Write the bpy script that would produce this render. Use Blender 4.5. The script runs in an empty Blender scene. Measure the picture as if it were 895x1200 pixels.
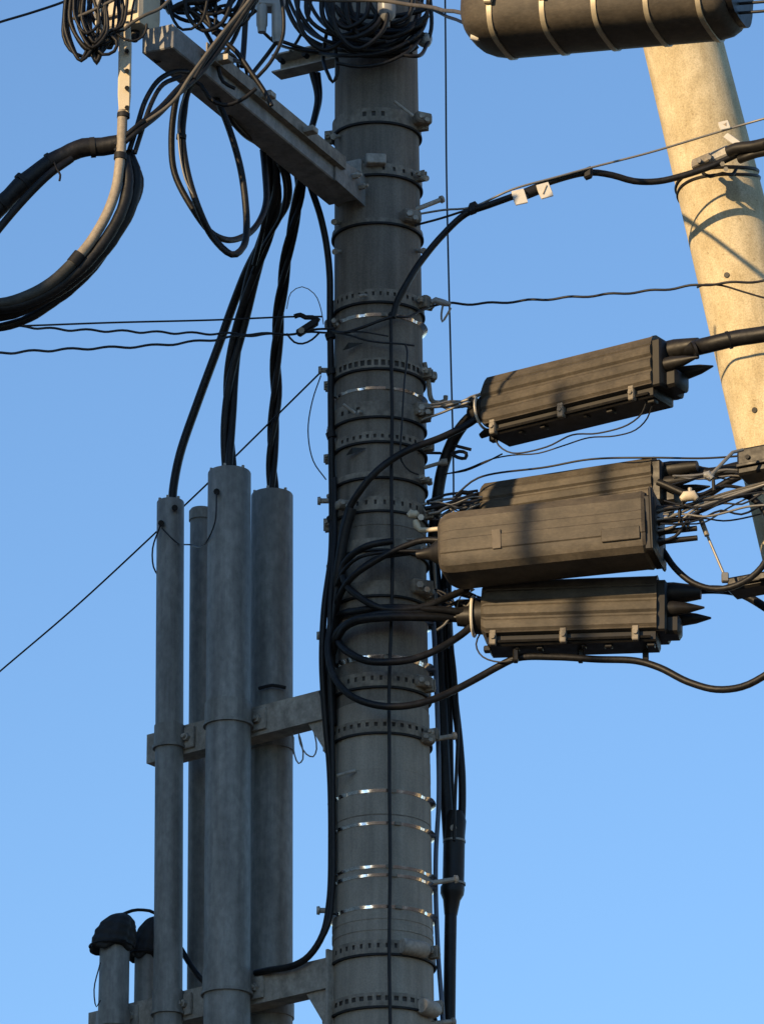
import bpy, math, random
import numpy as np
from mathutils import Vector, Matrix

random.seed(7)
SC = bpy.context.scene
COL = SC.collection

# ------------------------------------------------------------------ camera
F, PITCH = 7400.0, math.radians(21.0)
CAM = np.array([0.0, -20.0, 1.6])
cam_data = bpy.data.cameras.new('camera')
cam_data.sensor_fit = 'VERTICAL'
cam_data.sensor_height = 24.0
cam_data.lens = 24.0 * F / 1200.0
cam_data.clip_start = 0.1
cam_data.clip_end = 6000.0
cam = bpy.data.objects.new('camera', cam_data)
cam.location = CAM
cam.rotation_euler = (math.radians(90) + PITCH, 0, 0)
COL.objects.link(cam)
SC.camera = cam

# ------------------------------------------------------------------ sky, sun, exposure
SUN_ELEV, SUN_AZ = math.radians(15.0), math.radians(43.0)   # azimuth: behind the camera, to its left
S = Vector((-math.sin(SUN_AZ) * math.cos(SUN_ELEV), -math.cos(SUN_AZ) * math.cos(SUN_ELEV), math.sin(SUN_ELEV)))
world = bpy.data.worlds.new('World')
SC.world = world
world.use_nodes = True
nt = world.node_tree
sky = nt.nodes.new('ShaderNodeTexSky')
sky.sky_type = 'NISHITA'
sky.sun_disc = False
sky.sun_elevation = SUN_ELEV
sky.sun_rotation = math.atan2(S.x, S.y)
sky.altitude = 100.0
sky.air_density = 1.0
sky.dust_density = 0.1
sky.ozone_density = 3.9
bg = nt.nodes['Background']
bg.inputs['Strength'].default_value = 0.15
nt.links.new(sky.outputs['Color'], bg.inputs['Color'])

sun_data = bpy.data.lights.new('sun', 'SUN')
sun_data.energy = 4.8
sun_data.angle = math.radians(0.5)
sun_data.color = (1.0, 0.72, 0.40)
sun = bpy.data.objects.new('sun', sun_data)
sun.rotation_euler = (-S).to_track_quat('-Z', 'Y').to_euler()
sun.location = (-20, -20, 30)
COL.objects.link(sun)

SC.view_settings.view_transform = 'Standard'
SC.view_settings.look = 'None'
SC.view_settings.exposure = 0.57
SC.view_settings.gamma = 1.0
SC.view_settings.use_curve_mapping = False
SC.cycles.use_denoising = True
SC.cycles.max_bounces = 6

# ------------------------------------------------------------------ helpers
PX = 345.0                                    # picture pixels per metre near the pole
CP, SP = math.cos(PITCH), math.sin(PITCH)

def P(px, py, y=0.0):
    """point of the place seen at photo position px, py on the vertical plane y metres behind the pole axis"""
    dx, dy = (px - 447.5) / F, (600.0 - py) / F
    d = np.array([dx, CP - dy * SP, SP + dy * CP])
    return CAM + d * ((y - CAM[1]) / d[1])

def V(a):
    return np.asarray(a, dtype=float)

def norm(v):
    v = V(v)
    return v / max(np.linalg.norm(v), 1e-9)

class MB:
    def __init__(self):
        self.v, self.f = [], []

    def add(self, verts, faces):
        o = len(self.v)
        self.v.extend([tuple(p) for p in verts])
        self.f.extend([tuple(i + o for i in f) for f in faces])
        return self

    def tube(self, pts, r, n=8, cap=True, closed=False):
        pts = np.array(pts, dtype=float)
        m = len(pts)
        rr = np.full(m, r) if np.isscalar(r) else np.array(r, dtype=float)
        if closed:
            tan = np.roll(pts, -1, 0) - np.roll(pts, 1, 0)
        else:
            tan = np.gradient(pts, axis=0)
        tan /= np.maximum(np.linalg.norm(tan, axis=1, keepdims=True), 1e-9)
        t0 = tan[0]
        u = np.cross(t0, [0, 0, 1.0])
        if np.linalg.norm(u) < 1e-3:
            u = np.cross(t0, [0, 1.0, 0])
        u = norm(u)
        verts = []
        for i in range(m):
            t = tan[i]
            u = norm(u - t * np.dot(u, t))
            w = np.cross(t, u)
            for k in range(n):
                a = 2 * math.pi * k / n
                verts.append(pts[i] + rr[i] * (math.cos(a) * u + math.sin(a) * w))
        faces = []
        rng = m if closed else m - 1
        for i in range(rng):
            j = (i + 1) % m
            for k in range(n):
                k2 = (k + 1) % n
                faces.append((i * n + k, i * n + k2, j * n + k2, j * n + k))
        if cap and not closed:
            faces.append(tuple(reversed(range(n))))
            faces.append(tuple((m - 1) * n + k for k in range(n)))
        return self.add(verts, faces)

    def cyl(self, a, b, r0, r1=None, n=16, cap=True):
        return self.tube([a, b], [r0, r0 if r1 is None else r1], n, cap)

    def box(self, c, ax, half, bevel=0.0):
        """c centre, ax 3 unit axes, half sizes; chamfered when bevel > 0"""
        c = V(c)
        ax = [V(a) for a in ax]
        if bevel <= 0:
            vs = []
            for sx in (-1, 1):
                for sy in (-1, 1):
                    for sz in (-1, 1):
                        vs.append(c + ax[0] * half[0] * sx + ax[1] * half[1] * sy + ax[2] * half[2] * sz)
            return self.add(vs, [(0, 1, 3, 2), (4, 6, 7, 5), (0, 4, 5, 1), (2, 3, 7, 6), (0, 2, 6, 4), (1, 5, 7, 3)])
        b = bevel
        h0, h1, h2 = half
        prof = [(h1 - b, -h2), (h1, -h2 + b), (h1, h2 - b), (h1 - b, h2), (-h1 + b, h2), (-h1, h2 - b), (-h1, -h2 + b), (-h1 + b, -h2)]
        secs = [(-h0, 1 - b / min(h1, h2)), (-h0 + b, 1), (h0 - b, 1), (h0, 1 - b / min(h1, h2))]
        vs = []
        for x, s in secs:
            for (p, q) in prof:
                vs.append(c + ax[0] * x + ax[1] * p * s + ax[2] * q * s)
        fs = []
        for i in range(3):
            for k in range(8):
                k2 = (k + 1) % 8
                fs.append((i * 8 + k, i * 8 + k2, (i + 1) * 8 + k2, (i + 1) * 8 + k))
        fs.append(tuple(reversed(range(8))))
        fs.append(tuple(24 + k for k in range(8)))
        return self.add(vs, fs)

    def prism(self, a, b, prof, up=(0, 0, 1), scales=None):
        """extrude a closed (u, v) profile from a to b; scales = list of (t, su, sv) along the way"""
        a, b = V(a), V(b)
        t = norm(b - a)
        u = norm(np.cross(t, up))
        w = np.cross(u, t)
        scales = scales or [(0, 1, 1), (1, 1, 1)]
        n = len(prof)
        vs, fs = [], []
        for (s, su, sv) in scales:
            o = a + (b - a) * s
            for (p, q) in prof:
                vs.append(o + u * p * su + w * q * sv)
        for i in range(len(scales) - 1):
            for k in range(n):
                k2 = (k + 1) % n
                fs.append((i * n + k, i * n + k2, (i + 1) * n + k2, (i + 1) * n + k))
        fs.append(tuple(reversed(range(n))))
        fs.append(tuple((len(scales) - 1) * n + k for k in range(n)))
        return self.add(vs, fs)

    def build(self, name, mat, parent=None, smooth=40):
        vs = np.array(self.v)
        if parent is None:
            org = np.array([(vs[:, 0].min() + vs[:, 0].max()) / 2, (vs[:, 1].min() + vs[:, 1].max()) / 2, vs[:, 2].min()])
        else:
            org = np.array(ORG[parent.name])
        me = bpy.data.meshes.new(name)
        me.from_pydata((vs - org).tolist(), [], self.f)
        me.materials.append(mat)
        me.validate()
        if smooth:
            me.shade_smooth()
            me.set_sharp_from_angle(angle=math.radians(smooth))
        o = bpy.data.objects.new(name, me)
        COL.objects.link(o)
        if parent is None:
            o.location = org
        else:
            o.parent = parent
        ORG[o.name] = tuple(org)
        return o

ORG = {}

def empty(name, loc, label, cat, group=None):
    o = bpy.data.objects.new(name, None)
    o.location = loc
    o.empty_display_size = 0.1
    COL.objects.link(o)
    ORG[o.name] = tuple(loc)
    return tag(o, label, cat, group)

def tag(o, label=None, cat=None, group=None, kind=None):
    if label: o['label'] = label
    if cat: o['category'] = cat
    if group: o['group'] = group
    if kind: o['kind'] = kind
    return o

def spline(pts, step=0.02, closed=False):
    """centripetal-ish Catmull-Rom through the points"""
    p = [V(q) for q in pts]
    if len(p) == 2:
        return np.array(p)
    if closed:
        q = [p[-1]] + p + [p[0], p[1]]
    else:
        q = [2 * p[0] - p[1]] + p + [2 * p[-1] - p[-2]]
    out = []
    for i in range(1, len(q) - 2):
        p0, p1, p2, p3 = q[i - 1], q[i], q[i + 1], q[i + 2]
        n = max(2, int(np.linalg.norm(p2 - p1) / step))
        t0 = 0.0
        t1 = t0 + max(np.linalg.norm(p1 - p0), 1e-6) ** 0.5
        t2 = t1 + max(np.linalg.norm(p2 - p1), 1e-6) ** 0.5
        t3 = t2 + max(np.linalg.norm(p3 - p2), 1e-6) ** 0.5
        for k in range(n):
            t = t1 + (t2 - t1) * k / n
            a1 = (t1 - t) / (t1 - t0) * p0 + (t - t0) / (t1 - t0) * p1
            a2 = (t2 - t) / (t2 - t1) * p1 + (t - t1) / (t2 - t1) * p2
            a3 = (t3 - t) / (t3 - t2) * p2 + (t - t2) / (t3 - t2) * p3
            b1 = (t2 - t) / (t2 - t0) * a1 + (t - t0) / (t2 - t0) * a2
            b2 = (t3 - t) / (t3 - t1) * a2 + (t - t1) / (t3 - t1) * a3
            out.append((t2 - t) / (t2 - t1) * b1 + (t - t1) / (t2 - t1) * b2)
    if not closed:
        out.append(q[-2])
    return np.array(out)

def helix(path, amp, turn, phase=0.0, ramp=0.06):
    """wind a strand of radius amp around a path, one turn per `turn` metres"""
    path = V(path)
    seg = np.linalg.norm(np.diff(path, axis=0), axis=1)
    s = np.concatenate([[0], np.cumsum(seg)])
    n = max(int(s[-1] / min(turn / 8, 0.03)), 8)
    ss = np.linspace(0, s[-1], n)
    pp = np.stack([np.interp(ss, s, path[:, k]) for k in range(3)], 1)
    tan = np.gradient(pp, axis=0)
    tan /= np.linalg.norm(tan, axis=1, keepdims=True)
    u = np.cross(tan, [0.0, 1.0, 0.0])
    u /= np.maximum(np.linalg.norm(u, axis=1, keepdims=True), 1e-6)
    w = np.cross(tan, u)
    a = (2 * math.pi * ss / turn + phase)[:, None]
    return pp + amp * (np.cos(a) * u + np.sin(a) * w)

def pix(pts):
    return [P(*q) for q in pts]

def jitter(path, amp):
    """slight kinks that hand-laid cable has"""
    path = V(path).copy()
    n = len(path)
    k = max(3, n // 9)
    off = np.array([[random.gauss(0, 1) for _ in range(3)] for _ in range(k)]) * amp
    off[0] = off[-1] = 0
    xs = np.linspace(0, k - 1, n)
    for c in range(3):
        path[:, c] += np.interp(xs, range(k), off[:, c])
    return path

# ------------------------------------------------------------------ materials
def mat(name, base, rough=0.5, metal=0.0, var=0.0, scale=20.0, bump=0.0, bscale=80.0, stretch=(1, 1, 1), tint=None, spec=None, rvar=0.0):
    m = bpy.data.materials.new(name)
    m.use_nodes = True
    t = m.node_tree
    b = t.nodes['Principled BSDF']
    b.inputs['Base Color'].default_value = (*base, 1)
    b.inputs['Roughness'].default_value = rough
    b.inputs['Metallic'].default_value = metal
    if spec is not None:
        b.inputs['Specular IOR Level'].default_value = spec
    tc = t.nodes.new('ShaderNodeTexCoord')
    mp = t.nodes.new('ShaderNodeMapping')
    mp.inputs['Scale'].default_value = stretch
    t.links.new(tc.outputs['Object'], mp.inputs['Vector'])
    if var > 0 or rvar > 0:
        n1 = t.nodes.new('ShaderNodeTexNoise')
        n1.inputs['Scale'].default_value = scale
        n1.inputs['Detail'].default_value = 8
        n1.inputs['Roughness'].default_value = 0.65
        t.links.new(mp.outputs['Vector'], n1.inputs['Vector'])
        cr = t.nodes.new('ShaderNodeValToRGB')
        cr.color_ramp.elements[0].position = 0.3
        cr.color_ramp.elements[1].position = 0.72
        tint = tint or (1, 1, 1)
        cr.color_ramp.elements[0].color = (*[c * (1 - var) for c in base], 1)
        cr.color_ramp.elements[1].color = (*[c * (1 + var) * k for c, k in zip(base, tint)], 1)
        t.links.new(n1.outputs['Fac'], cr.inputs['Fac'])
        t.links.new(cr.outputs['Color'], b.inputs['Base Color'])
        if rvar > 0:
            mr = t.nodes.new('ShaderNodeMapRange')
            mr.inputs['From Min'].default_value = 0.3
            mr.inputs['From Max'].default_value = 0.7
            mr.inputs['To Min'].default_value = max(rough - rvar, 0.05)
            mr.inputs['To Max'].default_value = min(rough + rvar, 1)
            t.links.new(n1.outputs['Fac'], mr.inputs['Value'])
            t.links.new(mr.outputs['Result'], b.inputs['Roughness'])
    if bump > 0:
        n2 = t.nodes.new('ShaderNodeTexNoise')
        n2.inputs['Scale'].default_value = bscale
        n2.inputs['Detail'].default_value = 6
        t.links.new(mp.outputs['Vector'], n2.inputs['Vector'])
        bp = t.nodes.new('ShaderNodeBump')
        bp.inputs['Strength'].default_value = bump
        bp.inputs['Distance'].default_value = 0.004
        t.links.new(n2.outputs['Fac'], bp.inputs['Height'])
        t.links.new(bp.outputs['Normal'], b.inputs['Normal'])
    return m

def weathered(name, base, rough, layers, bump=0.2, bscale=200.0, metal=0.0, spec=0.5):
    """base colour times several noise layers: (scale, stretch xyz, amplitude, low, high, tint)"""
    m = bpy.data.materials.new(name)
    m.use_nodes = True
    t = m.node_tree
    b = t.nodes['Principled BSDF']
    b.inputs['Roughness'].default_value = rough
    b.inputs['Metallic'].default_value = metal
    b.inputs['Specular IOR Level'].default_value = spec
    tc = t.nodes.new('ShaderNodeTexCoord')
    last = None
    for i, (sc, st, lo, hi, c0, c1) in enumerate(layers):
        mp = t.nodes.new('ShaderNodeMapping')
        mp.inputs['Scale'].default_value = st
        mp.inputs['Location'].default_value = (3.1 * i, 1.7 * i, 0.9 * i)
        t.links.new(tc.outputs['Object'], mp.inputs['Vector'])
        n = t.nodes.new('ShaderNodeTexNoise')
        n.inputs['Scale'].default_value = sc
        n.inputs['Detail'].default_value = 7
        n.inputs['Roughness'].default_value = 0.62
        t.links.new(mp.outputs['Vector'], n.inputs['Vector'])
        cr = t.nodes.new('ShaderNodeValToRGB')
        cr.color_ramp.elements[0].position = lo
        cr.color_ramp.elements[1].position = hi
        cr.color_ramp.elements[0].color = (*c0, 1)
        cr.color_ramp.elements[1].color = (*c1, 1)
        t.links.new(n.outputs['Fac'], cr.inputs['Fac'])
        mx = t.nodes.new('ShaderNodeMix')
        mx.data_type = 'RGBA'
        mx.blend_type = 'MULTIPLY'
        mx.inputs['Factor'].default_value = 1.0
        if last is None:
            mx.inputs['A'].default_value = (*base, 1)
        else:
            t.links.new(last, mx.inputs['A'])
        t.links.new(cr.outputs['Color'], mx.inputs['B'])
        last = mx.outputs['Result']
    t.links.new(last, b.inputs['Base Color'])
    n2 = t.nodes.new('ShaderNodeTexNoise')
    n2.inputs['Scale'].default_value = bscale
    n2.inputs['Detail'].default_value = 5
    t.links.new(tc.outputs['Object'], n2.inputs['Vector'])
    bp = t.nodes.new('ShaderNodeBump')
    bp.inputs['Strength'].default_value = bump
    bp.inputs['Distance'].default_value = 0.003
    t.links.new(n2.outputs['Fac'], bp.inputs['Height'])
    t.links.new(bp.outputs['Normal'], b.inputs['Normal'])
    return m

def g3(v): return (v, v, v)

M = {
    'pole': weathered('weathered_grey_pole', (0.19, 0.170, 0.142), 0.8, ((26, (1, 1, .05), .32, .66, g3(.66), g3(1.12)), (7, (1, 1, .5), .35, .65, g3(.82), g3(1.1)), (150, (1, 1, 1), .4, .62, g3(.86), g3(1.06))), 0.3, 180, 0, .3),
    'strut': weathered('pale_concrete', (0.575, 0.490, 0.325), 0.9, ((30, (1, 1, .22), .34, .60, (.86, .84, .80), g3(1.03)), (9, (1, 1, .8), .36, .62, (.82, .80, .75), g3(1.04)), (190, (1, 1, 1), .36, .60, g3(.74), g3(1.05)), (75, (1, 1, .8), .30, .40, (.66, .62, .55), g3(1.0))), 0.35, 260, 0, .2),
    'pipe': weathered('galvanised_pipe', (0.225, 0.222, 0.204), 0.6, ((15, (1, 1, .14), .34, .66, g3(.70), g3(1.14)), (45, (1, 1, .6), .36, .64, g3(.80), g3(1.12)), (32, (1, 1, .04), .36, .60, g3(.80), g3(1.06))), 0.15, 150, .1, .4),
    'steel': weathered('galvanised_steel', (0.34, 0.315, 0.27), 0.62, ((22, (1, 1, .7), .34, .66, g3(.64), g3(1.14)), (80, (1, 1, 1), .36, .64, g3(.82), g3(1.08))), 0.2, 160, .1, .4),
    'band': weathered('galvanised_band', (0.225, 0.200, 0.162), 0.66, ((28, (1, 1, .7), .34, .66, g3(.62), g3(1.15)), (90, (1, 1, 1), .36, .64, g3(.80), g3(1.08))), 0.2, 160, .1, .35),
    'sheet': weathered('grey_wrap_sheet', (0.285, 0.260, 0.215), 0.72, ((30, (1, 1, .06), .33, .66, g3(.74), g3(1.08)), (9, (1, 1, .6), .35, .65, g3(.86), g3(1.06)), (160, (1, 1, 1), .4, .62, g3(.88), g3(1.05))), 0.3, 180, 0, .35),
    'strap': mat('stainless_strap', (0.92, 0.92, 0.93), 0.2, 1.0, 0.2, 40, 0.3, 60),
    'cable': weathered('black_cable_sheath', (0.010, 0.010, 0.011), 0.5, ((11, (1, 1, 1), .5, .75, g3(.7), (1.7, 1.65, 1.55)), (60, (1, 1, 1), .4, .65, g3(.7), g3(1.3))), 0.3, 70, 0, .28),
    'wire': mat('black_wire', (0.014, 0.015, 0.018), 0.5, spec=0.3),
    'grey_wire': mat('bare_grey_wire', (0.20, 0.19, 0.17), 0.5, 0.4),
    'blue_cable': mat('blue_grey_sheath', (0.05, 0.075, 0.12), 0.5),
    'pale_cable': mat('dusty_beige_sheath', (0.075, 0.066, 0.052), 0.6, 0, 0.25, 20),
    'closure': weathered('dusty_black_plastic', (0.070, 0.060, 0.047), 0.62, ((5, (1, 1, 3.5), .34, .66, g3(.70), (1.18, 1.15, 1.10)), (16, (1, 1, 1), .36, .64, g3(.74), g3(1.16)), (70, (1, 1, 3), .36, .64, g3(.84), g3(1.1))), 0.2, 90, 0, .28),
    'black': mat('black_plastic', (0.010, 0.009, 0.008), 0.5, 0, 0.4, 30, rvar=0.1, spec=0.3),
    'belt': mat('brass_belt', (0.42, 0.36, 0.25), 0.5, 0.3, 0.2, 40),
    'cream': mat('cream_painted_metal', (0.50, 0.43, 0.31), 0.55, 0, 0.12, 12),
    'white': mat('white_plastic_tag', (0.60, 0.56, 0.48), 0.5, 0, 0.08, 60),
    'tag_mark': mat('printed_mark', (0.35, 0.27, 0.18), 0.6),
    'ceramic': mat('grey_porcelain', (0.25, 0.25, 0.24), 0.35, 0, 0.15, 20),
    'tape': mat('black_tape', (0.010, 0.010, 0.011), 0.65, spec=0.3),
    'bag': mat('black_plastic_wrap', (0.008, 0.008, 0.009), 0.72, 0, 0.4, 40, 0.8, 50),
    'rod': weathered('dull_beige_pipe', (0.30, 0.255, 0.195), 0.6, ((20, (1, 1, .4), .35, .65, g3(.7), g3(1.1)), (80, (1, 1, 1), .4, .6, g3(.85), g3(1.05))), 0.15, 120, 0, .4),
    'hole_shade': mat('dark_hole_shade', (0.045, 0.042, 0.038), 0.8, 0, 0.3, 40),
    'arm_steel': weathered('weathered_arm_steel', (0.235, 0.232, 0.222), 0.62, ((22, (1, 1, .7), .34, .66, g3(.66), g3(1.14)), (80, (1, 1, 1), .36, .64, g3(.82), g3(1.08))), 0.2, 160, .1, .4),
    'dusty_tape': mat('dusty_brown_tape', (0.10, 0.082, 0.060), 0.7, 0, 0.3, 40),
    'rod_end': mat('dark_grey_rod_end', (0.045, 0.045, 0.04), 0.6, 0, 0.4, 20, spec=0.3),
    'ground': mat('asphalt', (0.050, 0.048, 0.045), 0.9, 0, 0.25, 3),
    'plaster': mat('beige_render', (0.42, 0.38, 0.32), 0.85, 0, 0.12, 1.2),
    'glass': mat('window_glass', (0.03, 0.035, 0.04), 0.1),
}

# ------------------------------------------------------------------ ground and the building that shades the pole
g = MB()
g.add([(-2500, -2500, 0), (2500, -2500, 0), (2500, 2500, 0), (-2500, 2500, 0)], [(0, 1, 2, 3)])
tag(g.build('ground', M['ground'], smooth=0), 'grey asphalt ground around the poles', kind='structure')

H = np.array([-math.sin(SUN_AZ), -math.cos(SUN_AZ), 0.0])     # horizontal direction to the sun
R = np.array([math.cos(SUN_AZ), -math.sin(SUN_AZ), 0.0])
UP = np.array([0, 0, 1.0])
SHADE_EDGE = 0.235
b0 = H * 9.0 + R * SHADE_EDGE
bld = empty('apartment_building', (b0 - R * 7 + H * 4).tolist(), 'beige rendered apartment block shading the grey pole', 'building')
m = MB(); m.box(b0 - R * 7 + H * 4 + UP * 8.5, (R, H, UP), (7, 4, 8.5)); m.build('wall', M['plaster'], bld, 0)
m = MB(); m.box(b0 - R * 7 + H * 4 + UP * 17.25, (R, H, UP), (7.0, 4.0, 0.25)); m.build('parapet', M['plaster'], bld, 0)
for fl in range(5):
    for k in range(5):
        c = b0 - R * (1.6 + 2.7 * k) + UP * (2.0 + 3.1 * fl) - H * 0.02
        m = MB(); m.box(c, (R, H, UP), (0.8, 0.04, 0.65)); w = m.build('window', M['glass'], bld, 0)
        m = MB(); m.box(c - UP * 0.70 - H * 0.03, (R, H, UP), (0.9, 0.07, 0.05)); m.build('sill', M['plaster'], w, 0)

mb_ = H * 8.0 + R * 0.70  # unseen mast, added and sized for its soft stripe of shade on the closures
mast = empty('shade_mast', mb_.tolist(), 'unseen slim mast added to cast soft stripes on the closures', 'mast')
m = MB(); m.tube([mb_, mb_ + UP * 6, mb_ + UP * 11.75], [0.055, 0.034, 0.026], 16); m.build('shaft', M['steel'], mast)
m = MB(); m.cyl(mb_ - UP * 0.05, mb_ + UP * 0.04, 0.16, n=20); m.build('base_plate', M['steel'], mast)

# ------------------------------------------------------------------ main pole
A0, A1 = P(441, 100, 0), P(449, 1180, 0)
AXD = (A1 - A0) / (A1[2] - A0[2])
def axis(z):
    return A0 + AXD * (z - A0[2])
R0 = 97.5 / 2 / (F / np.dot(A0 - CAM, [0, CP, SP]))
R1 = 118.5 / 2 / (F / np.dot(A1 - CAM, [0, CP, SP]))
def rad(z):
    return R0 + (R1 - R0) * (z - A0[2]) / (A1[2] - A0[2])
def zof(py):
    z = P(447, py, -0.15)[2]
    return z

base = axis(0)
pole = empty('utility_pole', (base[0], base[1], 0), 'thick dark grey utility pole ringed with steel bands and straps', 'utility pole')
zs = np.linspace(-0.5, 15.6, 60)
m = MB()
m.tube([axis(z) for z in zs], [rad(z) for z in zs], 64)
m.build('shaft', M['pole'], pole)

def ring(mb, z, h, thick, off=0.0, a0=-180, a1=180, n=72, holes=None, hole_w=4.6, tilt=0.0, tdir=0.0):
    """band of height h; holes = (from, to, step, frac0, frac1) in degrees, measured from the camera side, + to the right"""
    def pt(ang, r, zz):
        a = math.radians(ang)
        zz2 = zz + tilt * math.cos(a - math.radians(tdir)) * rad(z)
        c = axis(zz2)
        r = r + rad(zz2)
        return np.array([c[0] + r * math.sin(a), c[1] - r * math.cos(a), zz2])
    cuts = set(np.linspace(a0, a1, n + 1).tolist())
    hs = []
    if holes:
        f, t, st, q0, q1 = holes
        a = f
        while a <= t:
            hs.append((a - hole_w / 2, a + hole_w / 2))
            cuts.update(hs[-1])
            a += st
    cuts = sorted(cuts)
    z0, z1 = z - h / 2, z + h / 2
    rows = [z0, z1] if not holes else [z0, z0 + h * holes[3], z0 + h * holes[4], z1]
    def quad(aa, ab, za, zb, ro):
        return [pt(aa, ro, za), pt(ab, ro, za), pt(ab, ro, zb), pt(aa, ro, zb)]
    for i in range(len(cuts) - 1):
        ca, cb = cuts[i], cuts[i + 1]
        if cb - ca < 1e-6:
            continue
        mid = (ca + cb) / 2
        inh = any(x < mid < y for x, y in hs)
        ri, ro = off, off + thick
        for k in range(len(rows) - 1):
            if inh and k == 1:
                # hole walls, top and bottom
                mb.add([pt(ca, ri, rows[1]), pt(cb, ri, rows[1]), pt(cb, ro, rows[1]), pt(ca, ro, rows[1])], [(0, 1, 2, 3)])
                mb.add([pt(ca, ri, rows[2]), pt(cb, ri, rows[2]), pt(cb, ro, rows[2]), pt(ca, ro, rows[2])], [(3, 2, 1, 0)])
                continue
            mb.add(quad(ca, cb, rows[k], rows[k + 1], ro), [(0, 1, 2, 3)])
        mb.add([pt(ca, ri, z0), pt(cb, ri, z0), pt(cb, ro, z0), pt(ca, ro, z0)], [(3, 2, 1, 0)])
        mb.add([pt(ca, ri, z1), pt(cb, ri, z1), pt(cb, ro, z1), pt(ca, ro, z1)], [(0, 1, 2, 3)])
    if abs(a1 - a0) < 359.9:
        for a, f in ((a0, (0, 1, 2, 3)), (a1, (3, 2, 1, 0))):
            ri, ro = off, off + thick
            mb.add([pt(a, ri, z0), pt(a, ro, z0), pt(a, ro, z1), pt(a, ri, z1)], [f])
    return mb

def onpole(ang, z, off=0.0):
    a = math.radians(ang)
    c = axis(z)
    r = rad(z) + off
    return np.array([c[0] + r * math.sin(a), c[1] - r * math.cos(a), z])

def frame_at(ang):
    a = math.radians(ang)
    nrm = np.array([math.sin(a), -math.cos(a), 0])
    tg = np.array([math.cos(a), math.sin(a), 0])
    return tg, nrm, UP

def pole_box(mb, ang, z, off, half, bevel=0.003):
    tg, nrm, u = frame_at(ang)
    return mb.box(onpole(ang, z, off), (tg, nrm, u), half, bevel)

# (py, height m, holes?, tilt)
BANDS = [
    (133, 0.052, (-16, 16, 12, .38, .72), 0.10), (197, 0.040, (8, 50, 14, .35, .7), 0.05), (258, 0.016, None, 0.0),
    (345, 0.046, (-60, 62, 9, .45, .75), 0.10), (426, 0.036, (-54, 58, 8.5, .25, .8), 0.0),
    (478, 0.055, (-50, -26, 12, .35, .65), 0.12), (512, 0.034, (-50, 50, 9, .3, .7), 0.0),
    (555, 0.020, None, 0.1), (590, 0.050, (-60, 60, 11, .4, .72), 0.05), (638, 0.040, None, 0.0), (690, 0.050, None, 0.0),
    (796, 0.050, (-40, 50, 10, .4, .72), 0.08), (851, 0.044, (-66, 60, 10, .45, .78), 0.08),
    (1110, 0.046, (-62, 66, 9.5, .4, .75), 0.08), (1172, 0.046, (-62, 66, 9.5, .4, .75), 0.06),
]
for i, (py, h, holes, tilt) in enumerate(BANDS):
    z = zof(py)
    m = MB(); ring(m, z, h, 0.0045, 0.004, holes=holes, tilt=-tilt * 0.25, hole_w=(4.8, 3.4, 4.0, 3.0, 5.2)[i % 5])
    bnd = m.build('band', M['band'], pole, 30)
    m = MB(); ring(m, z, h * 0.94, 0.0032, 0.0, tilt=-tilt * 0.25); m.build('hole_shade', M['hole_shade'], bnd, 30)  # dark backing ring that paints shade into the band holes
    m = MB(); ring(m, z - h / 2 - 0.0035, 0.007, 0.011, 0.0, tilt=-tilt * 0.25); m.build('band_shade_strip', M['tape'], bnd, 30)  # black strip painting the shade line under each band
    # clamping lugs with a bolt on the sides of the pole
    for ang in ((62, -118) if i % 2 else (70, -108)):
        if h < 0.02: continue
        m = MB()
        tg, nrm, u = frame_at(ang)
        pole_box(m, ang - 2.5, z, 0.022, (0.003, 0.020, h * 0.45), 0.001)
        pole_box(m, ang + 2.5, z, 0.022, (0.003, 0.020, h * 0.45), 0.001)
        m.build('lug', M['band'], bnd)
        m = MB()
        c = onpole(ang, z, 0.026)
        m.cyl(c - tg * 0.042, c + tg * 0.035, 0.0055, n=8)
        m.cyl(c + tg * 0.016, c + tg * 0.025, 0.011, n=6)
        m.cyl(c - tg * 0.034, c - tg * 0.025, 0.011, n=6)
        m.build('bolt', M['steel'], bnd)

# shiny stainless straps
STRAPS = [(369, .010, -46, 62), (455, .008, -80, 90), (716, .012, -180, 180), (771, .014, -180, 180), (928, .010, -180, 180), (966, .009, -180, 180), (1017, .009, -180, 180), (1027, .009, -180, 180), (1064, .010, -180, 180)]
for k, (py, h, a0, a1) in enumerate(STRAPS):
    z = zof(py)
    m = MB()
    # a strap that waves a little, so that it glints here and there
    n = 120
    ph = random.random() * 6
    jit = random.uniform(-3, 3)
    vs, fs = [], []
    for i in range(n + 1):
        ang = -180 + 360 * i / n
        wob = 0.0004 * math.sin(ang * 0.21 + ph)
        up = sum(wt * math.exp(-((ang - c - jit) / wd) ** 2) for c, wd, wt in ((-60, 3.5, 1.0), (-44, 2.2, .9), (-19, 5.5, 1.1), (24, 2, .8), (57, 5, 1.0)))
        base_lean = -24 / max(math.cos(math.radians(ang)), 0.42)
        lean = math.tan(math.radians(base_lean * (1 - min(up, 1.1)))) * h
        for (q, o) in ((-1, 0.0030 + wob), (1, 0.0030 + wob - lean), (1, 0.0), (-1, 0.0)):
            vs.append(onpole(ang, z + q * h / 2, max(o, 0.0)))
    for i in range(n):
        for q in range(4):
            q2 = (q + 1) % 4
            fs.append((i * 4 + q, (i + 1) * 4 + q, (i + 1) * 4 + q2, i * 4 + q2))
    m.add(vs, fs)
    st = m.build('strap', M['strap'], pole, 25)
    m = MB(); pole_box(m, 8 + 5 * (k % 3), z, 0.005, (0.012, 0.003, h * 0.7), 0.001); m.build('buckle', M['band'], st)

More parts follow.
